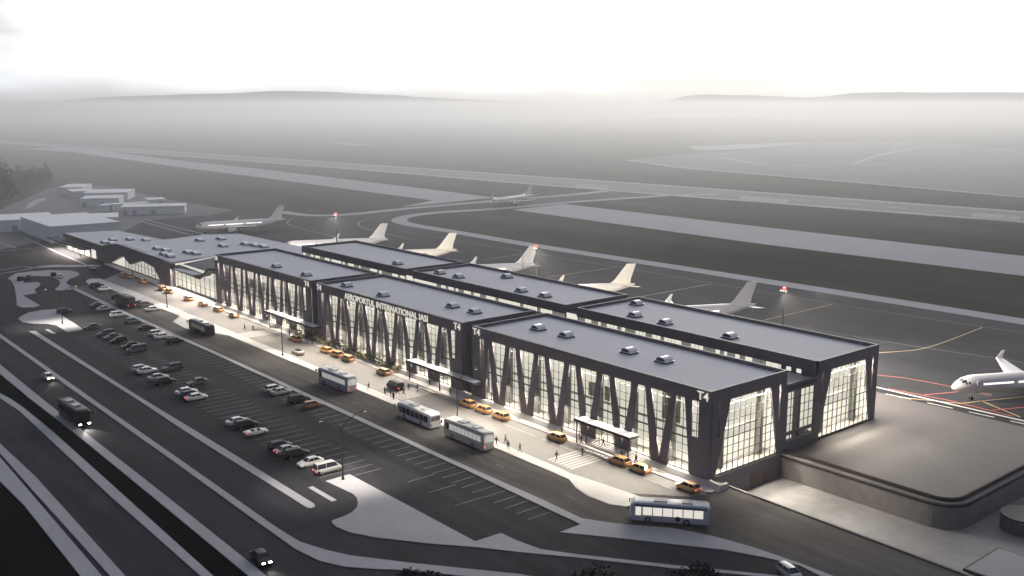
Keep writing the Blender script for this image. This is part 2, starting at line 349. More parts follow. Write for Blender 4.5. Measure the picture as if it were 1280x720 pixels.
# sidewalk and plinth along the terminal
kerbed('sidewalk', [Vector(p) for p in ((2.4, -1.0), (2.2, -2.2), (1.2, -2.9), (-209, -2.6), (-262, -1.6), (-300, -1), (-300, 1.5), (-209, 1.5), (-194.4, .3), (0, .3), (2.4, .3))], .15, M_PAVEB)
pl = MB()
for a, b in ((-194, -27), (-13.5, 2.3)):
    pl.prism([(.28, GZ), (.28, -.004), (-.62, -.004), (-1.15, GZ+.1), (-1.15, GZ)], 'x', a, b)
pl.prism([(1.4, GZ), (1.4, -.004), (-.66, -.004), (-1.3, GZ+.1), (-1.3, GZ)], 'x', 2.302, 2.9)
tag(pl.obj('terminal_plinth', M_PAVEB), 'long pale concrete plinth at the foot of the glazed terminal front', 'plinth')
st = MB()
for k in range(6): st.box(-26.99, -13.51, -1.95+.35*k, .28, GZ+.15, GZ+.15+.14*(k+1))
tag(st.obj('entrance_steps', M_PAVEB), 'pale entrance steps below the canopy nearest the glass corner', 'steps')

# lower driveway, its walls, and the deck
sheet('lower_driveway', [Vector(p) for p in ((-.5, 1.5), (95, .2), (95, 68), (-.5, 68))], -4.3, M_CONC)
rw = MB(); rw.add([(0, 2.4, -4.4), (90, .8, -4.4), (90, .8, -.78), (0, 2.4, -.78), (0, 1.95, -4.4), (90, .35, -4.4), (90, .35, -.78), (0, 1.95, -.78)],
                  [(0, 1, 2, 3), (7, 6, 5, 4), (3, 2, 6, 7), (0, 3, 7, 4), (1, 5, 6, 2), (0, 4, 5, 1)])
tag(rw.obj('retaining_wall', M_WALLC), 'low concrete retaining wall between the street and the sunken driveway', 'retaining wall')
def rounded(x1, y0, r, x0, y1, n=8):
    p = [(x0, y0), (x1-r, y0)]
    p += [(x1-r+r*math.sin(a), y0+r-r*math.cos(a)) for a in [math.pi/2*k/n for k in range(1, n)]]
    return p+[(x1, y0+r), (x1, y1), (x0, y1)]
dk = thing('deck_terrace', 'raised concrete deck with rounded corner and twin dark copings beside terminal', 'terrace')
MB().prism(rounded(31.6, 19.6, 4.5, 0.02, 67.6)[:-1]+[(-25, 67.6), (-25, 50.3), (.02, 50.3)], 'z', -4.4, -.02).obj('terrace_wall', M_WALLC, dk)
MB().prism(rounded(30.9, 20.3, 4.2, 0.03, 67.5)[:-1]+[(-24.9, 67.5), (-24.9, 50.35), (.03, 50.35)], 'z', -.019, 0.0).obj('terrace_floor', M_DECK, dk)
def curbline(r_out, w, z0, z1):
    mb = MB(); o = rounded(31.6+r_out, 19.6-r_out, 4.5+r_out, .03, 67.6)[:-1]; i = rounded(31.6+r_out-w, 19.6-r_out+w, 4.5+r_out-w, .03, 67.6)[:-1]
    n = len(o)
    vs = [(*p, z0) for p in o]+[(*p, z0) for p in i]+[(*p, z1) for p in o]+[(*p, z1) for p in i]
    fs = []
    for k in range(n-1):
        fs += [(2*n+k, 2*n+k+1, 3*n+k+1, 3*n+k), (k, k+1, 2*n+k+1, 2*n+k), (n+k+1, n+k, 3*n+k, 3*n+k+1), (k+1, k, n+k, n+k+1)]
    fs += [(0, n, 3*n, 2*n), (n-1, 3*n-1, 4*n-1, 2*n-1)]
    mb.add(vs, fs); return mb
curbline(-.9, .32, 0.002, .62).obj('coping', mat('coping_brown', (.035, .03, .03), .7, spec=.2), dk)
curbline(.12, .3, -.62, -.25).obj('coping', MATS['coping_brown'], dk)
# booth roof and round planter in the sunken driveway
bt = thing('service_booth', 'flat pale roofed booth with black edge in the sunken driveway', 'booth', (40.9, 3.2, -4.3))
MB().box(.4, 11, .4, 9.6, 0, 2.9).obj('wall', M_WALLC, bt)
MB().box(-.05, 12, -.05, 10.2, 2.9, 3.28).obj('roof_edge', M_TRIM, bt)
MB().box(.3, 11.7, .3, 9.9, 3.2, 3.3).obj('roof', mat('booth_roof', (.24, .235, .25), .8), bt)
plx = thing('round_planter', 'dark rounded concrete planter with a low shrub by the booth', 'planter', (37.5, 30, -4.3))
MB().cyl((0, 0), 3.4, 'z', 0, 2.3, 28).obj('planter_wall', mat('dark_concrete', (.09, .09, .09), .8), plx)
MB().cyl((0, 0), 3.5, 'z', 2.3, 2.55, 28).obj('rim', M_TRIM, plx)

# ------------------------------------------------------------------ leaves
def leafmass(name, blobs, n, size, m, parent=None, seed=1, flat=.0):
    r = random.Random(seed); mb = MB(); vs = []; fs = []
    tot = sum(b[3]**2 for b in blobs)
    for (x, y, z, rad, sq) in blobs:
        for _ in range(int(n*rad*rad/tot)):
            d = Vector((r.gauss(0, 1), r.gauss(0, 1), r.gauss(0, 1))).normalized()*(rad*r.uniform(.45, 1.0)**.5)*r.uniform(.75, 1.08)
            p = Vector((x, y, z))+Vector((d.x, d.y, d.z*sq)); s = size*r.uniform(.5, 1.2)
            a = Vector((r.gauss(0, 1), r.gauss(0, 1), r.gauss(0, 1))).normalized(); b = a.orthogonal().normalized(); c = a.cross(b)
            o = len(vs); vs += [p-b*s, p-c*s*.55, p+b*s, p+c*s*.55]; fs.append((o, o+1, o+2, o+3))
    mb.add(vs, fs); return mb.obj(name, m, parent)
ML = [mat('leaf_dark', (.02, .032, .022), .8, var=.35, scale=1.5), mat('leaf_mid', (.11, .12, .055), .8, var=.35, scale=1.5), mat('leaf_olive', (.22, .21, .11), .8, var=.3, scale=1.5), mat('leaf_black', (.006, .008, .007), .9, var=.3, scale=1)]  # the last one is near-black, for the bottom-edge treetops

def letters(text, size, width, loc, parent):
    cu = bpy.data.curves.new('letters', 'FONT'); cu.body = text; cu.size = size; cu.extrude = .06; cu.offset = .018
    t = bpy.data.objects.new('tmp', cu); COL.objects.link(t); bpy.context.view_layer.update()
    me = bpy.data.meshes.new_from_object(t.evaluated_get(bpy.context.evaluated_depsgraph_get())); bpy.data.objects.remove(t)
    if width:
        k = width/max(v.co.x for v in me.vertices)
        for v in me.vertices: v.co.x *= k
    me.materials.clear(); me.materials.append(M_LETTER); me.name = 'sign_letters'
    o = bpy.data.objects.new('sign_letters', me); COL.objects.link(o); o.parent = parent; o.location = loc; o.rotation_euler = (math.pi/2, 0, 0); return o
# ------------------------------------------------------------------ the terminal
term = thing('terminal_building', 'long dark airport terminal with tapered V columns and lit glass front', 'terminal')
H, FB = 15.0, 12.8
def block_front(blk, x1, L, yf):
    """front elevation: x1 right end, L length; V columns in front of glass"""
    k = L/63.15; X = lambda x: x1+x*k
    for c in (-54.4, -45.68, -36.96, -28.24, -19.52, -10.8):
        v = MB()
        # one V: two tapering arms meeting above a low foot
        v.prism([(X(c-3.55), FB), (X(c-2.15), FB), (X(c-.02), 1.05), (X(c), 1.0), (X(c), 0.001), (X(c-1.85), .001)], 'y', yf-.25, yf-.03)
        v.prism([(X(c+3.55), FB), (X(c+2.15), FB), (X(c+.02), 1.05), (X(c), 1.0), (X(c), 0.001), (X(c+1.85), .001)], 'y', yf-.25, yf-.03)
        v.obj('v_column', M_BLOCK, blk)
    for sgn in (0, 1):
        Y = (lambda x: X(x)) if sgn else (lambda x: X(-63.1-x))
        p = MB()
        p.prism([(Y(0), 0.001), (Y(0), FB), (Y(-2.45), FB), (Y(-2.45), 6.6), (Y(-3.85), 6.6), (Y(-3.85), FB), (Y(-5.5), FB), (Y(-4.05), .001)], 'y', yf-.25, yf-.03)
        p.obj('corner_pillar', M_BLOCK, blk)
    MB().box(X(-63.15), X(0), yf-.3, yf+.34, FB, H).obj('fascia', M_BLOCK, blk)
    g = MB(); g.pane('y', yf+.15, X(-63.0), X(-.1), 0.0, FB); g.obj('glazing', M_GLASS, blk)
    m = MB(); n = int(L/1.46)
    for i in range(n+1):
        x = X(-63.0)+(L-.2)*i/n; m.box(x-.045, x+.045, yf+.0, yf+.1, 0, FB)
    for i in range(9): z = .25+i*1.46; m.box(X(-63.0), X(-.1), yf+.02, yf+.08, z-.045, z+.045)
    m.box(X(-63.0), X(-.1), yf+.01, yf+.09, 5.86, 6.04)
    m.obj('mullion_grid', M_MULL, blk)
def interior(blk, x0, x1, y0, y1, seed=0, end=False):
    r = random.Random(seed)
    w = MB(); w.box(x0+.3, x1-.3, y0, y0+.2, .0, FB); w.obj('interior_wall', M_WALLGLOW, blk)
    x = x0+2
    while x < x1-4:
        d = r.choice((1.4, 2.8, 4.2)); z0 = r.choice((.1, 6.3, 6.3, 9.5)); z1 = {.1: 3.0, 6.3: r.choice((9, 12.6)), 9.5: 12.7}[z0]
        if r.random() < .45: MB().box(x, x+d, y0-.06, y0-.004, z0, z1).obj('interior_panel', M_INTG, blk)
        x += d+r.choice((1.5, 3, 5))
    f = MB(); f.box(x0+.3, x1-.3, 0.64+(y1 if False else 0), y0, -.2, .0); f.obj('interior_floor', M_FLOOR, blk)
    b = MB(); b.box(x0+.3, x1-.3, y0-.5, y0-.01, 5.75, 6.1); b.obj('gallery', M_INT, blk)
BL = [('left', -133.2, 61.0), ('middle', -66.8, 62.9), ('right', 0., 63.15)]
for bi, (nm, x1, L) in enumerate(BL):
    x0 = x1-L; k = L/63.15
    # front row block: its own mesh is walls and parapet
    b = MB()
    b.box(x0, x0+.4, .35, 20.5, 0, H); b.box(x0+.4, x1 if nm != 'right' else x1-.4, 20.1, 20.5, 0, H)
    if nm != 'right': b.box(x1-.4, x1, .35, 20.1, 0, H)
    blk = b.obj('terminal_block', M_BLOCK, term)
    block_front(blk, x1, L, 0.0)
    MB().box(x0+.4, x1-.4, .35, 20.1, 14.0, 14.3).obj('roof', M_ROOF, blk)
    MB().box(x0+.4, x1-.4, .66, 20.1, 12.9, 13.0).obj('ceiling', M_INT, blk)
    for q in (-54.4, -45.68, -36.96, -28.24, -19.52, -10.8):
        xx = x1+(q+.4)*k; MB().box(xx-.62, xx+.62, 1.9, 2.7, 0, 12.85).obj('interior_column', M_COLG, blk)
    interior(blk, x0, x1 if nm != 'right' else x1-3.2, 4.0, 0, bi)
    # back row block
    b = MB()
    b.box(x0, x1, 29.7, 30.1, 12.85, H); b.box(x0, x0+.4, 30.1, 50.2, 0, H); b.box(x0+.4, x1 if nm != 'right' else x1-.4, 49.8, 50.2, 0, H)
    if nm != 'right': b.box(x1-.4, x1, 30.1, 49.8, 0, H)
    b.box(x0+.4, x1-.4, 29.9, 30.1, 0, 11.8)
    bk = b.obj('terminal_block', M_BLOCK, term)
    MB().box(x0+.4, x1-.4, 30.1, 49.8, 14.0, 14.3).obj('roof', M_ROOF, bk)
    # clerestory over the link roof: lit panes between dark piers
    r = random.Random(40+bi); x = x0+.5
    lim = x1-.6 if nm != 'right' else x1-8
    
    while x < lim:
        d = r.choice((.9, 1.2, 1.2, 1.8)); MB().box(x, min(x+d-.16, lim), 29.92, 29.98, 11.8, 12.85).obj('clerestory_window', M_DIMWIN if r.random() < .3 else M_LITWIN, bk); x += d
    if nm == 'right':
        for xx in (-6.8, -4.6): MB().box(xx, xx+1.0, 29.92, 29.98, 12.0, 12.75).obj('clerestory_window', M_LITWIN, bk)
    MB().box(x0+.4, x1-.4, 29.985, 30.05, 11.8, 12.9).obj('clerestory_wall', M_BLOCK, bk)
    # letters at the front corners
    for tx in ((x0-.05, ) if False else (x0+.35, x1-2.75)):
        letters('T4', 2.0, 2.35, (tx, -.42, 13.3), blk)
# long sign on the middle block
blocks = [o for o in term.children]
fronts = blocks[0::2]; backs = blocks[1::2]
letters('AEROPORTUL INTERNATIONAL IASI', 2.05, 36.0, (-115.2, -.42, 13.05), fronts[1])
# end walls at x = 0
def endwall(blk, y0, y1, zt, base, slots):
    w = y1-y0
    e = MB()
    e.prism([(y0, base), (y0, FB), (y0+1.45, FB), (y0+1.45, 6.7), (y0+1.95, 6.7), (y0+1.95, FB), (y0+4.6, FB), (y0+1.2, .0), (y0+1.2, base)], 'x', -.4, 0)
    e.prism([(y1, base), (y1, FB), (y1-1.7, FB), (y1-1.7, 6.7), (y1-2.15, 6.7), (y1-2.15, FB), (y1-4.7, FB), (y1-1.7, .0), (y1-1.7, base)], 'x', -.4, 0)
    e.box(-.4, 0, y0, y1, FB, H); e.obj('end_frame', M_BLOCK, blk)
    g = MB(); g.pane('x', -.65, y0+.4, y1-.4, 0, FB); g.obj('glazing', M_GLASS, blk)
    m = MB(); n = 13
    for i in range(n+1):
        y = y0+.4+(w-.8)*i/n; m.box(-.62, -.5, y-.05, y+.05, 0, FB)
    for i in range(9): z = .1+i*1.46; m.box(-.6, -.52, y0+.4, y1-.4, z-.05, z+.05)
    m.box(-.63, -.48, y0+.4, y1-.4, 5.88, 6.02); m.obj('mullion_grid', M_MULL, blk)
    MB().box(-4, -.7, y0+.7, y1-.5, -.2, 0).obj('interior_floor', M_FLOOR, blk)
    MB().box(-4.2, -4, y0+.7, y1-.5, 0, FB).obj('interior_wall', M_WALLGLOW, blk)
    MB().box(-3.99, -.7, y1-.62, y1-.52, 0, FB).obj('interior_wall', M_WALLGLOW, blk)
    MB().box(-3.99, -3.4, y0+.7, y1-.5, 5.7, 6.1).obj('gallery', M_INT, blk)
    for yy in (y0+5.2, y1-4.2): MB().box(-3, -1.9, yy-.45, yy+.45, .1, 12.8).obj('interior_column', M_COLG, blk)
    MB().box(-4, -.7, y0+.7, y1-.5, 12.9, 13.0).obj('ceiling', M_INT, blk)
endwall(fronts[2], 0.36, 20.5, 15, 0, 0)
endwall(backs[2], 29.7, 50.2, 15, 0, 0)
bs = MB(); bs.box(-.4, -.004, .36, 20.5, -4.3, -.001); base_o = bs.obj('basement_wall', M_BLOCK, fronts[2])
for yy in (11.2, 14.4): MB().box(-.2, .05, yy, yy+2.7, -4.3, -1.6).obj('garage_door', mat('garage_brown', (.12, .085, .075), .6), fronts[2])
# link between the two rows
lk = MB(); lk.box(-194.2, 0.0, 20.5, 29.69, 11.4, 11.75, M_ROOFD); lk.box(-20, -.3, 20.6, 29.6, 11.75, 11.8, mat('link_roof', (.4, .385, .38), .7))
lk.box(-.3, 0, 20.5, 29.69, 10.8, 12.35, M_BLOCK)
lk.box(-.3, 0, 20.5, 29.69, 0.0, 1.9, M_BLOCK); lk.box(-.3, 0, 20.5, 21.0, 1.9, 10.8, M_BLOCK); lk.box(-.3, 0, 29.2, 29.69, 1.9, 10.8, M_BLOCK)
lk.box(-.3, 0, 21.0, 29.2, 2.9, 3.5, M_BLOCK)
link = lk.obj('terminal_link', None, term)
MB().pane('x', -.35, 20.6, 29.6, 1.9, 10.8).obj('glazing', M_GLASS, link)
m = MB()
for i in range(7): y = 21.0+8.2*i/6; m.box(-.33, -.22, y-.05, y+.05, 1.9, 10.8)
for z in (4.9, 6.4, 7.9, 9.4): m.box(-.32, -.24, 21, 29.2, z-.05, z+.05)
m.obj('mullion_grid', M_MULL, link)
MB().box(-4, -3.8, 20.6, 29.6, 0, 11.3).obj('interior_wall', M_WALLGLOW, link)
MB().box(-3.7, -.5, 29.4, 29.5, 1.9, 11.3).obj('interior_wall', M_WALLGLOW, link)
MB().box(-2.6, -1.7, 26.4, 27.5, 0, 11.3).obj('interior_column', M_COLG, link)
# recessed glass joints between neighbouring blocks
for xa, xb in ((-133.2, -129.7), (-66.8, -63.15)):
    j = MB().box(xa+.01, xb-.01, 2.5, 20.5, 12.6, 13.2); jo = j.obj('joint_roof', M_ROOFD, term)
    MB().box(xa+.01, xb-.01, 30.2, 50, 12.6, 13.2).obj('joint_roof', M_ROOFD, term)
    MB().pane('y', 1.61, xa+.01, xb-.01, 0, 13.2).obj('glazing', M_GLASS, jo)
    MB().box(xa+.01, xb-.01, 4, 4.2, 0, 12.6).obj('interior_wall', M_WALLGLOW, jo)
    MB().box(xa+.01, xa+1.0, 1.8, 3.5, 0, 12.6).obj('interior_column', M_COLG, jo)
    mm = MB()
    for x in (xa+1.2, xa+2.4): mm.box(x-.05, x+.05, 1.45, 1.58, 0, 13.2)
    for i in range(9): mm.box(xa+.02, xb-.02, 1.48, 1.56, .2+i*1.46, .3+i*1.46)
    mm.obj('mullion_grid', M_MULL, jo)
    MB().box(xa+.01, xb-.01, 30.0, 30.05, 11.75, 13.2).obj('clerestory_window', M_LITWIN, jo)
# skylights
def arch(w, h, n=10): return [(-w/2*math.cos(math.pi*k/n), h*math.sin(math.pi*k/n)) for k in range(n+1)]
def skylight_mesh(w, d, h):
    mb = MB(); mb.box(-w/2-.15, w/2+.15, -d/2-.15, d/2+.15, 0, .28, M_TRIM)
    mb.box(-w/2-.22, w/2+.22, -d/2-.22, d/2+.22, .28, .36, M_DOME)
    a = arch(w, h); mb.prism([(p[0], p[1]+.36) for p in a], 'y', -d/2, d/2, M_DOME)
    b = arch(w*.8, h*.74); mb.prism([(p[0], p[1]+.40) for p in b], 'y', -d/2-.03, -d/2-.003, M_DGLASS)
    return mb.mesh('skylight', None, 35)
SKY = skylight_mesh(2.5, 2.0, .78)
def put_sky(blk, x, y, z=14.3):
    o = bpy.data.objects.new('skylight', SKY); COL.objects.link(o); o.parent = blk; o.location = (x, y, z)
for bi, pts in ((0, [(-162.8, 5.0), (-144.5, 4.8)]), (1, [(-123, 4.9), (-105.9, 5), (-84, 10), (-75.7, 10)]), (2, [(-53.9, 9.9), (-45.4, 10), (-28.1, 10.1), (-19.3, 10.1)])):
    for p in pts: put_sky(fronts[bi], *p)
for bi, pts in ((0, [(-144.9, 34.8)]), (1, [(-123.7, 34.8), (-115.1, 34.9), (-106.8, 45), (-88.7, 34.8), (-79.8, 34.8)]), (2, [(-58.8, 44.8), (-50, 35), (-40.6, 34.4), (-23.6, 34.6)])):
    for p in pts: put_sky(backs[bi], *p)

# hall ceiling lamps, plus strips added to brighten forecourt, kerb and deck
def area(name, loc, sx, sy, power, rot, col=(1, .865, .74), spread=180):
    l = bpy.data.lights.new(name, 'AREA'); l.shape = 'RECTANGLE'; l.size = sx; l.size_y = sy; l.energy = power; l.color = col; l.spread = R(spread)
    o = bpy.data.objects.new(name, l); COL.objects.link(o); o.location = loc; o.rotation_euler = rot; return o
K_IN, K_OUT, K_LOW = 250, 21000, 15000
for nm, x1, L in BL:
    xc = x1-L/2
    area('hall_ceiling_light', (xc, 2.6, 12.85), L-3, 2, K_IN, (0, 0, 0), (1, .93, .8))
    area('added_front_light', (xc, 1.15, 12.62), L-3, .35, K_OUT, (R(-52), 0, 0), spread=96)  # added strip, tucked behind the fascia, to brighten the forecourt
    area('added_kerb_light', (xc, .75, 4.6), L-3, .12, K_LOW, (R(-24), 0, 0), spread=150)  # added low strip to brighten plinth and sidewalk
for y0, y1 in ((1.2, 20), (30.5, 49.5)):
    area('hall_ceiling_light', (-2.4, (y0+y1)/2, 12.85), 2.6, 17, 120, (0, 0, 0), (1, .95, .84))
    area('added_front_light', (-1.2, (y0+y1)/2, 12.62), .35, 17, 15000, (0, R(-34), 0), spread=120)  # added strip to brighten the deck outside the end glass
area('hall_ceiling_light', (-2.2, 25, 11.3), 2, 8, 60, (0, 0, 0), (1, .95, .84))
for xc in (-131.4, -65): area('hall_ceiling_light', (xc, 3.2, 12.5), 3, 1.5, 60, (0, 0, 0), (1, .93, .8))

# ------------------------------------------------------------------ entrance canopies
def canopy(x0, x1, label, posts):
    t = thing('entrance_canopy', label, 'canopy', (x0, 0, 0), 0, 'canopies over the entrances')
    L = x1-x0
    MB().box(0, L, -2.75, -.35, 3.25, 3.72).obj('canopy_edge', M_TRIM, t)
    MB().box(.12, L-.12, -2.63, -.42, 3.72, 3.75).obj('canopy_roof', M_ROOF, t)
    for p in posts:
        m = MB(); m.box(p*L-.09, p*L+.09, -2.5, -2.32, GZ+.1 if p not in (0.5,) else GZ+.1, 3.25); m.obj('post', M_TRIM, t)
canopy(-155.5, -128, 'entrance canopy on slim posts above the planted bed, below left T4 signs', (.08, .5, .96))
canopy(-84.8, -59.6, 'entrance canopy spanning two terminal blocks, behind the middle street lamp', (.04, .5, .96))
canopy(-29.5, -15.4, 'short entrance canopy over the pale steps near the glass corner', (.04, .96))

# shrubs in the bed along the facade
bp = [(-139.6, 0.65), (-136.5, 1.05), (-133.4, .85), (-130.2, .75), (-127.2, .8), (-124.2, .7), (-121, 1.05), (-117.6, 1.2), (-114, .9), (-110.8, 1.0), (-107.4, .8), (-104.2, .85), (-101, 1.05), (-97.8, .9), (-94.6, 1.0), (-91.2, .85)]
bl = ['small pale shrub at the far left end of the planted bed', 'round olive bush below the left canopy', 'dark bush beside the canopy end post', 'low olive bush right of the left canopy', 'pale bush under the right-hand T4 of the left block',
      'low olive bush at the start of the long block sign', 'dark bush below the first letters of the long sign', 'big dark blue-green bush, tallest in the bed', 'tan bush just right of the tallest bush', 'dark purple-green bush at the V foot mid bed',
      'pale olive bush right of the mid bed dark bush', 'low olive bush left of the next dark bush', 'dark bush third from the bed end', 'pale bush second dark gap from the bed end', 'dark bush next to last in the bed', 'pale rounded bush at the near end of the bed']
bc = [2, 2, 0, 1, 2, 2, 0, 0, 1, 0, 2, 2, 0, 2, 0, 2]
for i, (x, r) in enumerate(bp):
    r *= 1.5
    t = thing('shrub', bl[i], 'bush', (x, -.75, GZ+.15), 0, 'shrubs in the bed along the terminal')
    leafmass('foliage', [(0, 0, r*.9, r, .9), (r*.7, .1, r*.6, r*.7, .8), (-r*.7, -.05, r*.6, r*.7, .8)], 420, .2, ML[bc[i]], t, 100+i)
    MB().cyl((0, 0), .06, 'z', 0, r).obj('stem', M_BARK, t)

# ------------------------------------------------------------------ older terminal at the left
old = thing('older_terminal', 'low older terminal with folded dark canopy joined to the left end', 'terminal', (0, 0, 0))
MB().prism([(-287, 1.7), (-231, 0.2), (-237, 19), (-194.8, 19), (-194.8, 50), (-237, 51.7), (-287, 50.4), (-294, 38), (-290, 24)], 'z', 7.3, 8.0).obj('roof', M_ROOF, old)
MB().prism([(-286, 2.9), (-234.5, 2.6), (-234.5, 18.5), (-195.1, 18.5), (-195.1, 49), (-286, 49)], 'z', GZ, 7.3).obj('wall', M_WALLGLOW, old)
MB().box(-302, -286, 3.0, 3.2, GZ, 4.9).obj('wall', M_WALLGLOW, old)
MB().box(-234, -194.8, 3.6, 3.8, GZ, 7.0).obj('wall', M_WALLGLOW, old)
MB().prism([(-303, .8), (-298.3, .0), (-297, -.1), (-281.4, 4.4), (-273.2, 2.0), (-268, 3.4), (-260.2, 4.9), (-249, 3.9), (-241.9, -.9), (-240.6, -.9), (-243.3, 3.4), (-240.3, 3.2), (-237.9, -.9), (-233.6, -.9), (-233.2, 7.7), (-285, 8.35), (-303, 6.0)], 'y', .4, 2.2).obj('folded_fascia', M_BLOCK, old)
lr = MB(); fx = [(-233.5, 6.2), (-208.5, 5.6), (-201.5, 9.6), (-194.6, 10.2)]
for (xa, za), (xb, zb) in zip(fx, fx[1:]):
    lr.add([(xa, .6, za), (xb, .6, zb), (xb, 19, 8.2), (xa, 19, 8.0)], [(0, 1, 2, 3)])
lr.obj('lower_roof', M_ROOFD, old)
ed = MB()
for (xa, za), (xb, zb) in zip(fx, fx[1:]):
    ed.add([(xa, .5, za-.6), (xb, .5, zb-.6), (xb, .5, zb+.1), (xa, .5, za+.1), (xa, .9, za-.6), (xb, .9, zb-.6), (xb, .9, zb+.1), (xa, .9, za+.1)], [(0, 1, 2, 3), (7, 6, 5, 4), (3, 2, 6, 7), (0, 4, 5, 1), (0, 3, 7, 4), (1, 5, 6, 2)])
ed.obj('eaves_edge', M_TRIM, old)
MB().box(-229, -212, -.2, 3.0, 5.95, 6.15).obj('canopy_roof', M_ROOF, old)
MB().pane('y', 1.41, -233.5, -194.7, GZ+.1, 6.0).obj('glazing', M_GLASS, old); MB().pane('y', 2.51, -285, -243, GZ+.1, 6.0).obj('glazing', M_GLASS, old)
mm = MB()
for i in range(11): x = -233+38*i/10; mm.box(x-.09, x+.09, 1.2, 1.38, GZ+.1, 6 if i < 9 else 8)
mm2 = MB()
for i in range(13): x = -284+41*i/12; mm2.box(x-.07, x+.07, 2.3, 2.46, GZ+.1, 5)
mm2.box(-284, -243, 2.34, 2.42, 1.8, 1.9); mm2.obj('mullion_grid', M_MULL, old)
mm.box(-233, -195, 1.25, 1.33, GZ+.12, GZ+.22); mm.box(-233, -195, 1.25, 1.33, 2.4, 2.5); mm.obj('mullion_grid', M_MULL, old)
# left wing with its flat canopy
MB().prism([(-355, 1.0), (-303, 1.0), (-303, 25), (-350, 21)], 'z', GZ, 5.0).obj('wing_wall', M_BLOCK, old)
MB().prism([(-355, .6), (-303.1, .6), (-303.1, 25), (-350, 21.4)], 'z', 5.002, 5.6).obj('wing_roof', M_ROOF, old)
MB().box(-355.4, -303, .1, .59, 4.0, 5.75).obj('wing_fascia', mat('bronze_cladding', (.13, .115, .1), .5), old)
MB().box(-366, -318, -3.6, .05, 2.6, 3.0).obj('wing_canopy', M_TRIM, old)
for i in range(5): MB().box(-352+i*8, -346.5+i*8, .9, .96, GZ+.1, 2.5).obj('lit_opening', M_LITWIN, old)
MB().prism([(-349, 21.5), (-303, 25.2), (-303, 30), (-346, 25.5)], 'z', 4.2, 4.6).obj('rear_terrace', M_PAVEB, old)
osk = skylight_mesh(4.5, 2.2, .7)
for x, y, z in ((-312, 4, 5.6), (-318, 9, 5.6), (-307, 5, 5.6), (-315, 15, 5.6), (-308, 19, 5.6), (-264, 7.6, 8), (-258, 8.5, 8), (-243, 4.2, 8), (-249, 4.5, 8), (-276.3, 28.8, 8), (-275, 37, 8), (-255.6, 29.3, 8), (-248, 12.7, 8), (-243, 13.5, 8), (-255, 38, 8), (-249, 39, 8), (-244, 40, 8)):
    o = bpy.data.objects.new('skylight', osk); COL.objects.link(o); o.parent = old; o.location = (x, y, z)
area('added_front_light', (-271, 2.0, 5.6), 54, .8, 18000, (R(-50), 0, 0))  # added strips to brighten the paving before the older terminal
area('added_front_light', (-215, .9, 5.2), 34, .6, 13000, (R(-45), 0, 0))
area('canopy_light', (-340, -2, 2.5), 34, 1.2, 22000, (R(-25), 0, 0))

# ------------------------------------------------------------------ white buildings beyond
def pxbox(name, label, bl, br, hpx, depth, group='white blocks beyond the old terminal', roof=True):
    a, b = G(*bl), G(*br); d = b-a; L = d.length; ang = math.atan2(d.y, d.x)
    h = hpx/F*(a-CAM).length
    t = thing(name, label, 'building', a, ang, group)
    MB().box(0, L, 0, depth, -.2, h-.5).obj('wall', M_BUILD, t)
    MB().box(-.3, L+.3, -.3, depth+.3, h-.5, h).obj('roof', mat('white_roof', (.85, .84, .84), .7), t)
    dr = MB(); r = random.Random(int(bl[0]*7)); k = 1
    while k < L-4: 
        if r.random() < .5: dr.box(k, k+2.4, -.04, -.004, 0, min(2.8, h*.5))
        k += 5
    if dr.v: dr.obj('door', mat('grey_door', (.42, .42, .43), .6), t)
    return t
for nm, lb, a, b, h, d in (
    ('storage_building', 'large white block with a darker left side, nearest the old terminal', (64.5, 304), (150, 297), 19, 52),
    ('storage_building', 'long low white hall cut by the left picture edge', (-30, 292), (71, 286), 13, 30),
    ('storage_building', 'white annex standing behind the largest white block', (101, 288), (148.5, 286), 14, 22),
    ('hangar', 'short white hall at the far upper end of the group', (74, 243), (104, 242.5), 8, 30),
    ('hangar', 'small white hall touching the uppermost hall', (90, 247), (113, 246), 7, 22),
    ('hangar', 'long white hall in the middle of the upper cluster', (104, 251), (160, 250), 9, 28),
    ('hangar', 'white hall directly in front of the long upper hall', (101, 258), (149, 257), 9, 20),
    ('shed', 'small squat white shed left of the tank', (123, 264.5), (138.5, 264.5), 7.5, 9),
    ('shed', 'tall little white cabin beside the squat shed', (140.5, 264.5), (151, 264), 8.5, 7),
    ('hangar', 'long white hall closest to the grass of the apron', (151.5, 269), (231, 267), 9.5, 16),
    ('hangar', 'thin white hall behind the long apron hall', (157, 260), (187, 258), 4.5, 9),
    ('shed', 'white box with a bright roof at the right end of the halls', (186, 256), (207.5, 255), 6, 14)):
    pxbox(nm, lb, a, b, h, d)
sheet('path', smooth_poly(P((31, 261.5), (33, 256), (42, 250), (56, 247), (60, 248), (47, 254), (38, 260)), 2), GZ-.03, M_STRIP)

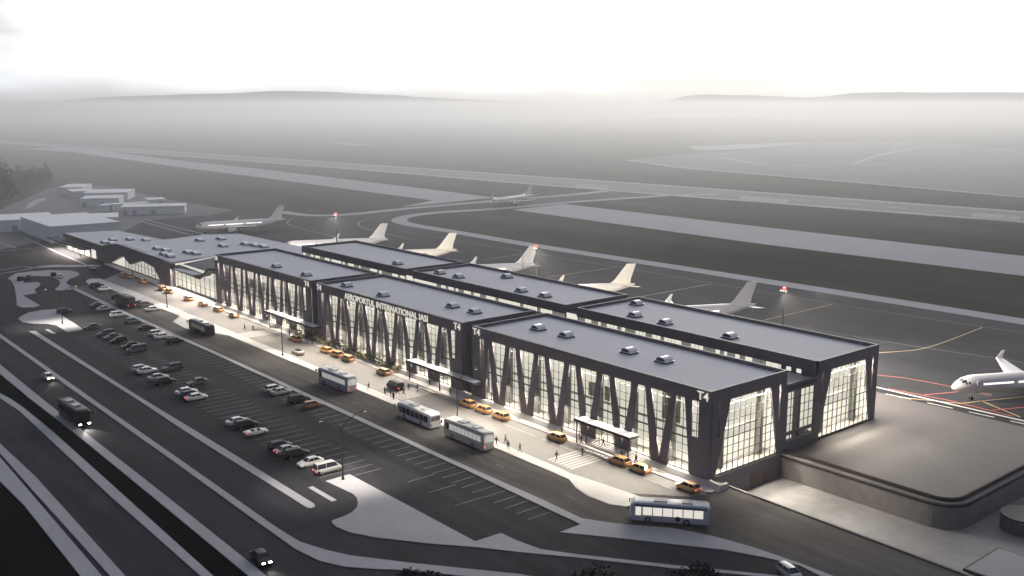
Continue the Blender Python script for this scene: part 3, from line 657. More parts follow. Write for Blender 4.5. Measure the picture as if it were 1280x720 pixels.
# ------------------------------------------------------------------ trees
def broad_tree(label, loc, h, w, m, seed, group, n=900, leaf=.5, cat='tree'):
    r = random.Random(seed); t = thing('tree', label, cat, loc, 0, group)
    b = [(r.uniform(-.45, .45)*w, r.uniform(-.45, .45)*w, h*r.uniform(.5, .88), w*r.uniform(.26, .42), .85) for _ in range(9)]+[(0, 0, h*.68, w*.45, 1.0)]
    leafmass('crown', b, n, leaf, m, t, seed)
    tr = MB(); tr.tube([(0, 0, 0), (.05*w, 0, h*.35), (0, .05*w, h*.75)], [.05*h*.5, .035*h*.5, .01*h], 7)
    for q in b[:5]: tr.tube([(0, 0, h*.35), (q[0]*.6, q[1]*.6, (h*.35+q[2])/2), q[:3]], [.02*h*.5, .012*h*.5, .01], 5)
    tr.obj('trunk', M_BARK, t); return t
def slim_tree(label, loc, h, w, m, seed, group):
    r = random.Random(seed); t = thing('pine_tree', label, 'tree', loc, 0, group)
    b = []
    for k in range(9):
        f = k/8; b.append((r.uniform(-.12, .12)*w, r.uniform(-.12, .12)*w, h*(.22+.72*f), w*(.52-.40*f)*r.uniform(.8, 1.15), 1.0))
    leafmass('crown', b, 520, .75, m, t, seed)
    MB().tube([(0, 0, 0), (0, 0, h*.9)], [.25, .06], 6).obj('trunk', M_BARK, t); return t
tg = 'trees at the left edge of the airfield'
tx = [(-6, 254, 52, 30), (3, 252, 50, 20), (9, 249, 42, 18), (0, 246, 40, 16), (17, 243, 29, 15), (22, 240, 30, 14), (27, 240, 29, 12), (33, 238, 24, 13), (38, 236, 23, 12), (43, 235, 26, 11), (49, 234, 22, 11), (54, 233, 21, 10), (60, 231, 26, 10), (12, 251, 30, 16)]
tn = ['tall dark conifer cut by the left picture edge', 'tall dark conifer just inside the left picture edge', 'tall conifer leaning out from the dark left clump', 'shadowy conifer behind the left clump', 'mid height conifer right of the dark clump', 'pointed conifer with bushier foot',
      'slim conifer fourth from the dark clump', 'short rounded conifer in the middle of the row', 'short conifer beside the middle of the row', 'pointed conifer standing above its short neighbours', 'short thin conifer third from the right end', 'low conifer second from the right end',
      'last conifer at the right end of the row', 'low dark conifer in front of the tall left clump']
for i, (x, y, hp, wp) in enumerate(tx):
    p = G(x, y); s = (p-CAM).length/F; slim_tree(tn[i], p, hp*s, wp*s*1.25, ML[0] if i in (0, 1, 2, 3, 13) else ML[1], 300+i, tg)
for i, (x, y, h, w, lb) in enumerate(((521, 735, 6.2, 5, 'near-black shrubby treetop at the bottom edge left of centre'), (744, 742, 7.0, 9, 'wide dark treetop at the bottom edge below the bus'), (868, 738, 7.6, 7.5, 'dark round treetop at the bottom edge right of the wide one'))):
    broad_tree(lb, G(x, y+14, GZ), h*.5, w*.8, ML[3], 400+i, 'dark treetops along the bottom edge', 2600, .26)

# ------------------------------------------------------------------ vehicles
def paint(name, c, rough=.3):
    dark = max(c) < .12
    return mat(name, c, .42 if dark else rough, coat=.08 if dark else .4, spec=.22 if dark else .5)
P_WHITE = paint('paint_white', (.72, .72, .72)); P_SILVER = paint('paint_silver', (.36, .36, .37)); P_GREY = paint('paint_grey', (.09, .095, .1)); P_BLACK = paint('paint_black', (.012, .012, .014))
P_TEAL = paint('paint_teal', (.1, .15, .16)); P_BROWN = paint('paint_brown', (.28, .13, .06)); P_MAROON = paint('paint_maroon', (.05, .012, .014)); P_TAXI = paint('paint_taxi', (.78, .42, .15)); P_BEIGE = paint('paint_beige', (.5, .47, .42))
P_NAVY = paint('paint_navy', (.022, .026, .045))
def wheel_mesh(r, w):
    mb = MB(); mb.cyl((0, 0), r, 'x', -w/2, w/2, 16, m=M_TYRE); mb.cyl((0, 0), r*.62, 'x', -w/2-.015, w/2+.015, 12, m=mat('alloy', (.3, .3, .31), .35, .7)); return mb.mesh('wheel')
WH = {'car': wheel_mesh(.33, .22), 'bus': wheel_mesh(.5, .32)}
def quadmesh(name, quads, m): 
    mb = MB()
    for q in quads: mb.add(q, [(0, 1, 2, 3)])
    return mb.mesh(name, m)
# (length, width, belt, height, hood y-profile) forward is +y
KINDS = {
    'sedan': dict(L=4.6, W=1.82, hood=.86, deck=.98, belt=.96, top=1.45, gh=(-1.75, -1.05, .45, 1.15)),
    'hatchback': dict(L=4.2, W=1.8, hood=.92, deck=1.0, belt=1.0, top=1.52, gh=(-1.98, -1.55, .45, 1.2)),
    'estate': dict(L=4.7, W=1.86, hood=.98, deck=1.05, belt=1.06, top=1.66, gh=(-2.2, -1.9, .5, 1.25)),
    'minivan': dict(L=4.9, W=1.92, hood=1.08, deck=1.1, belt=1.12, top=1.92, gh=(-2.38, -2.2, 1.05, 1.75)),
    'convertible': dict(L=4.3, W=1.8, hood=.86, deck=.95, belt=.92, top=1.28, gh=(-.9, -.5, .25, .75)),
}
def car_meshes(kind):
    k = KINDS[kind]; L, W = k['L'], k['W']/2
    mb = MB(); rings = []
    g0, g1, g2, g3 = k['gh']
    prof = [(-L/2, .45, .80, .86), (-L/2+.12, .28, k['deck']-.06, .94), (-L/2+.55, .22, k['deck'], 1), (g0, .2, k['deck'], 1), (g3, .2, k['belt'], 1), (g3+.25, .2, k['hood']+.02, 1), (L/2-.5, .22, k['hood']-.1, .97), (L/2-.12, .27, k['hood']-.22, .88), (L/2, .4, .62, .76)]
    for y, zb, zt, ws in prof:
        w = W*ws
        rings.append([(-w*.88, y, zb), (-w, y, zb+.14), (-w, y, zb+(zt-zb)*.72), (-w*.9, y, zt), (w*.9, y, zt), (w, y, zb+(zt-zb)*.72), (w, y, zb+.14), (w*.88, y, zb)])
    mb.loft(rings)
    # roof panel with pillars
    t = k['top']; wb, wt = W*.9, W*.70
    conv = kind == 'convertible'
    if not conv:
        mb.loft([[(-wt, g1-.05, t-.05), (-wt*.85, g1-.05, t), (wt*.85, g1-.05, t), (wt, g1-.05, t-.05)], [(-wt, (g1+g2)/2, t-.02), (-wt*.85, (g1+g2)/2, t+.03), (wt*.85, (g1+g2)/2, t+.03), (wt, (g1+g2)/2, t-.02)],
                 [(-wt, g2+.05, t-.06), (-wt*.85, g2+.05, t-.01), (wt*.85, g2+.05, t-.01), (wt, g2+.05, t-.06)]])
        for s in (-1, 1):
            for (ya, yb) in ((g0+.02, g1), (g3-.02, g2), ((g1+g2)/2-.05, (g1+g2)/2-.05)):
                mb.tube([(s*wb*1.005, ya, k['belt']-.04), (s*wt*1.02, yb, t-.05)], .05, 5)
    body = mb.mesh('body', None, 50)
    body.materials.clear(); body.materials.append(P_WHITE)
    gm = MB()
    if conv:
        gm.box(-W*.72, W*.72, -1.2, .45, k['belt']-.02, k['belt']+.03, M_DGLASS)
        gm.add([(-wb, g3, k['belt']), (wb, g3, k['belt']), (wt, g2+.1, t), (-wt, g2+.1, t)], [(0, 1, 2, 3)], M_DGLASS)
        for s in (-.42, .42): gm.box(s-.22, s+.22, -.75, -.6, k['belt'], k['belt']+.3, M_DGLASS)
    else:
        gm.loft([[(-wb*.97, g0, k['deck']-.02), (wb*.97, g0, k['deck']-.02), (wt*.97, g1, t-.06), (-wt*.97, g1, t-.06)][0:4]]*1 + [[(-wb*.99, g3, k['belt']-.02), (wb*.99, g3, k['belt']-.02), (wt*.97, g2, t-.06), (-wt*.97, g2, t-.06)]])
    glass = gm.mesh('car_glass', M_DGLASS)
    hl = []; tl = []
    for s in (-1, 1):
        a = MB().box(s*W*.5-.2, s*W*.5+.2, L/2-.24, L/2-.03, .60, .74).mesh('headlight', M_HEADOFF); hl.append(a)
        a = MB().box(s*W*.68-.16, s*W*.68+.16, -L/2-.02, -L/2+.1, .68, .84).mesh('taillight', M_TAIL); tl.append(a)
    return body, glass, hl, tl
CARM = {k: car_meshes(k) for k in KINDS}
def car(kind, label, x, y, rz, pm, group, lit=False, tail=False, name='car', cat='car', z=GZ):
    body, glass, hl, tl = CARM[kind]; k = KINDS[kind]
    t = thing(name, label, cat, (x, y, z+.01), rz, group)
    def ob(n, me, m=None, loc=None):
        o = bpy.data.objects.new(n, me); COL.objects.link(o); o.parent = t
        if loc: o.location = loc
        if m: o.material_slots[0].link = 'OBJECT'; o.material_slots[0].material = m
        return o
    ob('body', body, pm); ob('car_glass', glass)
    for s in (-1, 1):
        for yy in (-k['L']*.29, k['L']*.31): ob('wheel', WH['car'], None, (s*(k['W']/2-.12), yy, .33))
    for me in hl: ob('headlight', me, M_HEAD if lit else None)
    for me in tl: ob('taillight', me, M_TAILON if tail or lit else None)
    if lit: beam(x, y, rz, k['L']/2, lit if lit is not True else 1)
    return t
def beam(x, y, rz, off, power=1, z=.75):
    d = Vector((-math.sin(rz), math.cos(rz), 0)); 
    l = bpy.data.lights.new('headlight_beam', 'SPOT'); l.energy = 900*power; l.spot_size = R(62); l.spot_blend = .8; l.color = (1, .93, .8); l.shadow_soft_size = .25
    o = bpy.data.objects.new('headlight_beam', l); COL.objects.link(o); o.location = Vector((x, y, GZ+z))+d*(off+.15)
    o.rotation_euler = (R(80), 0, rz)
UP, DN, LT, RT = 0, math.pi, math.pi/2, -math.pi/2     # facing +y, -y, -x, +x

pg = 'cars parked in the open car park'
cars = [  # kind, label, px of the ground under the middle, facing, paint, lights
 ('estate', 'black estate car at the left tip of the ring island', (26, 349.5), 1.2, P_BLACK, 0), ('hatchback', 'dark grey car tucked right behind the black estate on the ring island', (36, 347.5), 1.2, P_GREY, 0),
 ('hatchback', 'black hatchback at the top of the ring island', (67, 344), 1.35, P_BLACK, 0), ('sedan', 'white sedan in front of the black hatchback on the ring island', (76, 346.3), 1.35, P_WHITE, 0),
 ('sedan', 'beige sedan standing by the barrier near the taxi lane start', (115.5, 335.5), LT, P_BEIGE, 0),
 ('estate', 'black estate car on the rounded end of the bus pavement', (121.5, 358), UP, P_BLACK, 0), ('sedan', 'white sedan beside the black estate on the rounded pavement', (131, 362), UP, P_WHITE, 0),
 ('hatchback', 'grey car at the foot of the far left street lamp', (80, 390), UP, P_GREY, 0),
 ('sedan', 'dark sedan behind the silver one, left of the dark coach', (122, 383), UP, P_GREY, 0), ('sedan', 'silver sedan beside the kerb, left of the dark coach', (130.5, 387), UP, P_SILVER, 0),
 ('estate', 'white estate car below the dark coach at the kerb', (148, 394.5), UP, P_WHITE, 0), ('hatchback', 'teal hatchback parked alone against the long kerb', (166, 402.5), UP, P_TEAL, 0),
 ('sedan', 'dark maroon sedan right of the teal hatchback', (183, 411), UP, P_MAROON, 0), ('hatchback', 'white hatchback behind the white sedan at the kerb', (196, 418), UP, P_WHITE, 0),
 ('sedan', 'white sedan next to the black car at the kerb', (203.5, 421.8), UP, P_WHITE, 0), ('estate', 'black car against the kerb below the navy bus', (219, 428), UP, P_BLACK, 0),
 ('hatchback', 'black hatchback peeking out above the dark coach', (148, 372), UP, P_BLACK, 0), ('sedan', 'white sedan half hidden beyond the dark coach', (163, 376.5), UP, P_WHITE, 0),
 ('sedan', 'dark grey car right behind the dark coach', (173, 380.5), UP, P_GREY, 0), ('estate', 'grey estate between the dark coach and the white sedan', (182.5, 382.5), UP, P_GREY, 0), ('sedan', 'white sedan last in the bays behind the dark coach', (191, 387.5), UP, P_WHITE, 0),
 ('sedan', 'grey sedan alone at the far left end of the middle row', (115, 410), DN, P_GREY, 0), ('estate', 'dark estate with pale roof second in the middle row', (132.5, 418.5), DN, P_GREY, 0),
 ('sedan', 'dark sedan squeezed behind the black hatchback in the middle row', (140.5, 422.5), DN, P_GREY, 0), ('hatchback', 'black hatchback right of the dark sedan in the middle row', (148.5, 427), DN, P_BLACK, 0),
 ('sedan', 'black sedan behind the big grey estate', (163.5, 433.5), DN, P_BLACK, 0), ('minivan', 'big dark grey people carrier at the right end of the middle group', (171, 439), DN, P_GREY, 0),
 ('hatchback', 'white hatchback half hidden by the white sedan in the lower row', (176, 462.5), UP, P_WHITE, 0), ('sedan', 'white sedan at the front of the white pair, lower row', (184, 465), UP, P_WHITE, 0),
 ('estate', 'dark grey estate facing the white pair across the bays', (215.5, 461.5), DN, P_GREY, 0),
 ('sedan', 'silver sedan half hidden behind a black car', (198, 473.5), UP, P_SILVER, 0), ('estate', 'black estate in front of the silver sedan', (206, 479), UP, P_BLACK, 0), ('sedan', 'dark grey sedan alone in the upper half of the bays', (247, 479.5), DN, P_GREY, 0),
 ('sedan', 'white sedan first of the trio with the red-lit car', (233, 491.5), UP, P_WHITE, 0), ('hatchback', 'black hatchback in the middle of the trio with the red-lit car', (238.5, 495.5), UP, P_BLACK, 0), ('sedan', 'white sedan with glowing red tail lights in the trio', (245.5, 498.5), UP, P_WHITE, 1),
 ('sedan', 'white sedan behind the black one above the white open car', (297.5, 529), UP, P_WHITE, 0), ('estate', 'black estate above the white open car', (307.5, 533.5), UP, P_BLACK, 0), ('convertible', 'white open-topped car with red tail lights', (320.5, 542), UP, P_WHITE, 1),
 ('hatchback', 'white hatchback first of the pair near the grey coach', (342.5, 488), UP, P_WHITE, 0), ('sedan', 'silver sedan second of the pair near the grey coach', (351, 491.5), UP, P_SILVER, 0),
 ('estate', 'black car at the kerb next to the orange-brown car', (373.5, 501.5), UP, P_BLACK, 0), ('hatchback', 'orange-brown hatchback at the kerb', (390, 508.5), UP, P_BROWN, 0),
 ('hatchback', 'black hatchback at the back of the group by the big lamp', (350, 559.5), UP, P_BLACK, 0), ('sedan', 'silver sedan with red tail lights between two black cars', (359, 565), UP, P_SILVER, 1), ('estate', 'long black estate in front of the silver red-lit sedan', (370, 570), UP, P_BLACK, 0),
 ('sedan', 'white sedan left of the silver minivan by the big lamp', (388, 580.5), DN, P_WHITE, 0)]
for kd, lb, (px, py), rz, pm, tl_ in cars:
    p = G(px, py+1.0); car(kd, lb, p.x, p.y, rz, pm, pg, False, bool(tl_))
p = G(409.5, 590); car('minivan', 'silver minivan with headlights on at the foot of the big lamp', p.x, p.y, UP, P_SILVER, pg, 1.2, True)
for (px, py, rz) in ((262, 491, UP), (350, 536, UP)): pass
p = G(60.5, 474); car('sedan', 'small white car driving alone on the left road', p.x, p.y, RT, P_BEIGE, 'cars driving on the roads', .6)
p = G(327, 702); car('sedan', 'black car with lit headlights at the bottom of the left road', p.x, p.y, RT-.1, P_BLACK, 'cars driving on the roads', .8)
p = G(987, 721); car('hatchback', 'dark pale-roofed car half cut by the bottom edge', p.x, p.y, RT-.35, P_SILVER, 'cars driving on the roads', False)
p = G(372.5, 442.5); car('convertible', 'pale open car driving across the forecourt', p.x, p.y, LT, P_BEIGE, 'cars driving on the roads', False)
p = G(494, 486.5); car('minivan', 'black van stopped at the crosswalk in front of the terminal', p.x, p.y, LT, P_BLACK, 'cars driving on the roads', False, True)
tx = [((153, 346), 'taxi at the far front of the taxi queue, left pair'), ((162, 347.5), 'second taxi of the left pair by the folded canopy'), ((178, 353.5), 'lone taxi just right of the left pair'), ((202, 363), 'taxi left of the pole in the far pair'), ((212, 366), 'taxi right of the pole in the far pair'),
      ((236, 375.5), 'lone taxi left of the three spaced taxis'), ((254, 382), 'first of three spaced taxis before the lit hall'), ((272, 389.5), 'second of three spaced taxis before the lit hall'), ((291.5, 397), 'third of three spaced taxis, nearest the couple on the crosswalk'),
      ((368, 426.5), 'lone taxi below the planted bed start'), ((406, 441), 'first of three taxis bunched along the bushes'), ((419, 446), 'middle of three taxis bunched along the bushes'), ((432.5, 451.5), 'last of three taxis bunched along the bushes'), ((477, 468.5), 'lone taxi beside the near end of the bushes'),
      ((583, 508.5), 'first of three taxis beside the middle street lamp'), ((604, 515.5), 'middle of three taxis beside the middle street lamp'), ((625, 524), 'last of three taxis beside the middle street lamp'), ((695, 550.5), 'lone taxi above the near crosswalk'),
      ((773.5, 580.5), 'first of two taxis below the pale steps'), ((798.5, 590), 'second of two taxis below the pale steps'), ((861, 612.5), 'taxi nearest the end of the plinth with lit headlight')]
for i, ((px, py), lb) in enumerate(tx):
    p = G(px, py); car('hatchback', 'orange '+lb, p.x, -4.1 if i > 2 else p.y, LT, P_TAXI, 'orange taxis queuing along the terminal', .35 if i == 20 else False, name='taxi', cat='taxi')

def rbox_ring(w, z0, z1, y, r=.25):      # rounded-top cross-section
    return [(-w, y, z0), (-w, y, z1-r), (-w+r*.3, y, z1-r*.3), (-w+r, y, z1), (w-r, y, z1), (w-r*.3, y, z1-r*.3), (w, y, z1-r), (w, y, z0)]
def bus(label, x, y, rz, L, Hh, body_m, roof_m, glass_m, kind='city', lit=0, stripe=None, name='bus', sidewin=6):
    t = thing(name, label, 'bus' if name == 'bus' else 'coach', (x, y, GZ+.01), rz, 'buses and coaches in front of the terminal'); W = 1.26
    mb = MB(); mb.loft([rbox_ring(W*.93, .35, Hh-.25, -L/2), rbox_ring(W, .3, Hh, -L/2+.3), rbox_ring(W, .3, Hh, L/2-.6), rbox_ring(W*.95, .35, Hh-.3, L/2)]); mb.obj('body', body_m, t, 45)
    MB().loft([rbox_ring(W*.97, Hh-.24, Hh+.03, -L/2+.35, .22), rbox_ring(W*.97, Hh-.24, Hh+.03, L/2-.6, .22)]).obj('roof', roof_m, t, 45)
    za, zb = (1.25, 2.5) if kind == 'city' else (1.75, 2.85)
    n = sidewin; span = (L-2.6)/n
    for s in (-1, 1):
        for k in range(n):
            y0 = -L/2+.9+k*span; MB().box(s*(W+.008)-.012, s*(W+.008)+.012, y0, y0+span-.14, za, zb).obj('window', glass_m, t)
        MB().box(s*(W+.006)-.012, s*(W+.006)+.012, L/2-1.6, L/2-.75, za-.1, zb).obj('window', M_DGLASS if not (kind == 'city' and lit) else glass_m, t)
        for yy in (-L/2+3.3, L/2-2.6):
            o = bpy.data.objects.new('wheel', WH['bus']); COL.objects.link(o); o.parent = t; o.location = (s*(W-.15), yy, .5)
        MB().box(s*.85-.22, s*.85+.22, L/2-.04, L/2+.03, .62, .86).obj('headlight', M_HEAD if lit == 2 else M_HEADOFF, t)
        MB().box(s*1.0-.09, s*1.0+.09, -L/2-.03, -L/2+.04, .85, 1.2).obj('taillight', M_TAILON if kind != 'city' else M_TAIL, t)
        mi = MB(); mi.tube([(s*W*.9, L/2-.1, Hh-.5), (s*(W+.25), L/2+.3, Hh-.6)], .03, 5); mi.box(s*(W+.25)-.1, s*(W+.25)+.1, L/2+.24, L/2+.36, Hh-1.1, Hh-.55); mi.obj('mirror', M_TRIM, t)
    MB().add([(-W*.86, L/2+.005, .95), (W*.86, L/2+.005, .95), (W*.86, L/2-.02, Hh-.75), (-W*.86, L/2-.02, Hh-.75), (-W*.86, L/2+.03, .95), (W*.86, L/2+.03, .95), (W*.86, L/2+.02, Hh-.75), (-W*.86, L/2+.02, Hh-.75)], [(4, 5, 6, 7), (0, 3, 2, 1), (7, 6, 2, 3), (0, 1, 5, 4), (0, 4, 7, 3), (1, 2, 6, 5)]).obj('windscreen', M_DGLASS if lit != 1 else glass_m, t)
    MB().box(-W*.82, W*.82, -L/2-.03, -L/2+.02, 1.7, Hh-.55).obj('rear_window', M_DGLASS if kind == 'city' else glass_m, t)
    for yy, dl in ((-L*.22, 1.6), (L*.12, 2.0)):
        MB().box(-.7, .7, yy-dl/2, yy+dl/2, Hh+.03, Hh+.22).obj('roof_unit', mat('roof_unit_grey', (.4, .4, .42), .5), t)
    if stripe:
        for s in (-1, 1): MB().box(s*(W+.004)-.008, s*(W+.004)+.008, -L/2+.35, L/2-.62, Hh-.62, Hh-.28).obj('stripe', stripe, t)
        MB().cyl((-1.2, .98), .4, 'x', -W-.02, -W-.004, 16).obj('emblem', M_DGLASS, t)
        MB().cyl((-1.2, .98), .4, 'x', W+.004, W+.02, 16).obj('emblem', M_DGLASS, t)
    return t
P_CGREY = paint('coach_grey', (.3, .31, .33)); P_CGRN = paint('coach_sage', (.36, .37, .35)); P_ROOFW = paint('bus_roof_white', (.62, .63, .65))
M_BUSLIT = mat('lit_bus_window', (.5, .48, .45), .3, emit=(1, .93, .82), es=.72, var=.3, scale=1.2)
M_COLIT = mat('coach_window', (.3, .3, .3), .2, emit=(1, .95, .9), es=.35, var=.5, scale=1.6)
p = G(423.5, 483.5); bus('grey coach waiting at the pavement left of the crosswalk', p.x, -17.6, LT+.03, 12.2, 3.6, P_CGREY, P_ROOFW, M_COLIT, 'coach', name='coach', sidewin=8)
p = G(525, 527); bus('pale bus with dark windows, between the two grey coaches', p.x, -17.7, LT, 11.6, 3.1, paint('bus_pale', (.55, .55, .57)), P_ROOFW, M_DGLASS, 'city')
p = G(585, 553.5); bus('grey-green coach nearest the people on the pavement', p.x, -17.5, LT, 12.2, 3.6, P_CGRN, paint('coach_roof', (.55, .56, .53)), M_COLIT, 'coach', name='coach', sidewin=8)
bus('navy bus beside the striped bays at the far kerb', -160.3, -19.2, LT, 12.0, 3.1, P_NAVY, P_NAVY, mat('navy_window', (.05, .05, .06), .1, emit=(1, .95, .85), es=.07, var=.6, scale=1.0), 'city')
p = G(152, 383); bus('dark coach among the parked cars at far left', p.x, -22.6, LT, 11.0, 3.5, paint('coach_dark', (.03, .03, .036)), paint('coach_dark', (.03, .03, .036)), M_DGLASS, 'coach', name='coach', sidewin=8)
p = G(93.5, 526); bus('black coach driving with bright headlights on the left road', p.x, p.y, RT+.04, 11.5, 3.5, P_BLACK, P_BLACK, M_DGLASS, 'coach', 2, name='coach', sidewin=8)
d = Vector((1, .04, 0)); beam(p.x, p.y, RT+.04, 5.9, 3.0, .8)
pa, pb = G(787, 652), G(887, 659.5); dv = (pa-pb); ang = math.atan2(dv.y, dv.x)-math.pi/2
p = (pa+pb)/2; off = Vector((-dv.y, dv.x, 0)).normalized()
if off.y < 0: off = -off
p = p+off*1.2
bus('blue-striped white bus with glowing windows at the terminal road end', p.x, p.y, ang, 11.6, 3.15, paint('bus_lightgrey', (.45, .46, .5)), P_ROOFW, M_BUSLIT, 'city', 1, mat('bus_blue', (.06, .11, .24), .35), sidewin=6)
area('bus_interior_light', (p.x, p.y, GZ+.2), .1, .1, 1, (0, 0, 0)) if False else None

# ------------------------------------------------------------------ street lamps and apron masts
def spot(name, loc, power, size, tgt, col=(1, .9, .74), blend=.6, soft=.3):
    l = bpy.data.lights.new(name, 'SPOT'); l.energy = power; l.spot_size = R(size); l.spot_blend = blend; l.color = col; l.shadow_soft_size = soft
    o = bpy.data.objects.new(name, l); COL.objects.link(o); o.location = loc
    o.rotation_euler = (Vector(tgt)-Vector(loc)).to_track_quat('-Z', 'Y').to_euler(); return o
def lamp_post(label, x, y, h=11.0, power=1.0):
    t = thing('street_lamp', label, 'street lamp', (x, y, GZ+.12), 0, 'two-armed street lamps')
    MB().tube([(0, 0, 0), (0, 0, h*.72)], [.14, .1], 10).obj('pole', M_METAL, t)
    MB().cyl((0, 0), .24, 'z', 0, .5, 10).obj('base', M_METAL, t)
    for s, ln_ in ((-1, 3.4), (1, 4.2)):
        pts = [(0, 0, h*.7), (0, s*.25, h*.8), (0, s*ln_*.35, h*.91), (0, s*ln_*.7, h*.965), (0, s*ln_, h*.985)]
        MB().tube(pts, [.09, .085, .07, .06, .05], 8).obj('arm', M_METAL, t)
        hd = MB(); hd.box(-.16, .16, s*ln_-.1 if s > 0 else s*ln_-.75, s*ln_+.75 if s > 0 else s*ln_+.1, h*.975, h*.99+.08); ho = hd.obj('lamp_head', M_METAL, t)
        yy = s*(ln_+.35); MB().box(-.12, .12, yy-.3, yy+.3, h*.975-.03, h*.975-.004).obj('lens', M_LAMP, ho)
        spot('street_lamp_light', (x, y+yy, GZ+.12+h*.975-.12), 9000*power, 105, (x, y+yy*1.15, GZ))
lamp_post('two-armed street lamp standing on the big pale island', -40.5, -44.9, 11.2)
lamp_post('two-armed street lamp in front of the middle canopy and taxis', -50.7, -13.6, 10.9, .6)
lamp_post('two-armed street lamp on the pavement before the planted bed', -122.7, -14.1, 10.9, .6)
lamp_post('two-armed street lamp at the folded canopy leg', -199.5, -13.9, 10.5, .6)
lamp_post('two-armed street lamp on the far left teardrop island', -196.1, -45.4, 10.6, 1.2)
def mast(label, px, py, zt, power=1):
    b = G(px, py, zt-1.2)
    t = thing('apron_mast', label, 'light mast', (b.x, b.y, GZ), 0, 'floodlight masts on the apron')
    MB().tube([(0, 0, 0), (0, 0, zt-GZ)], [.3, .16], 8).obj('pole', M_METAL, t)
    hb = MB(); hb.box(-1.1, 1.1, -.25, .25, zt-GZ, zt-GZ+.35); ho = hb.obj('lamp_bar', M_METAL, t)
    for s in (-.75, 0, .75): MB().box(s-.22, s+.22, -.45, -.25, zt-GZ-.05, zt-GZ+.25).obj('floodlight', M_MLAMP, ho)
    MB().cyl((0, 0), .4, 'z', zt-GZ+.36, zt-GZ+1.0, 8).obj('beacon', M_REDL, t)
    spot('mast_light', (b.x+.5, b.y-1, zt-.2), 150000*power, 115, (b.x+16, b.y-8, GZ), blend=.9)
mast('apron floodlight mast with red beacon behind the right roof', 980, 370, 15)
mast('apron floodlight mast with red beacon by the grey tail fin', 670, 315, 15)
mast('apron floodlight mast with red beacon before the long white fuselage', 420, 272.5, 15, .15)
for px, py in ((1140, 455), ): 
    b = G(px, py); spot('mast_light', (b.x-25, b.y-4, 14), 80000, 120, (b.x-12, b.y, GZ), blend=.9)

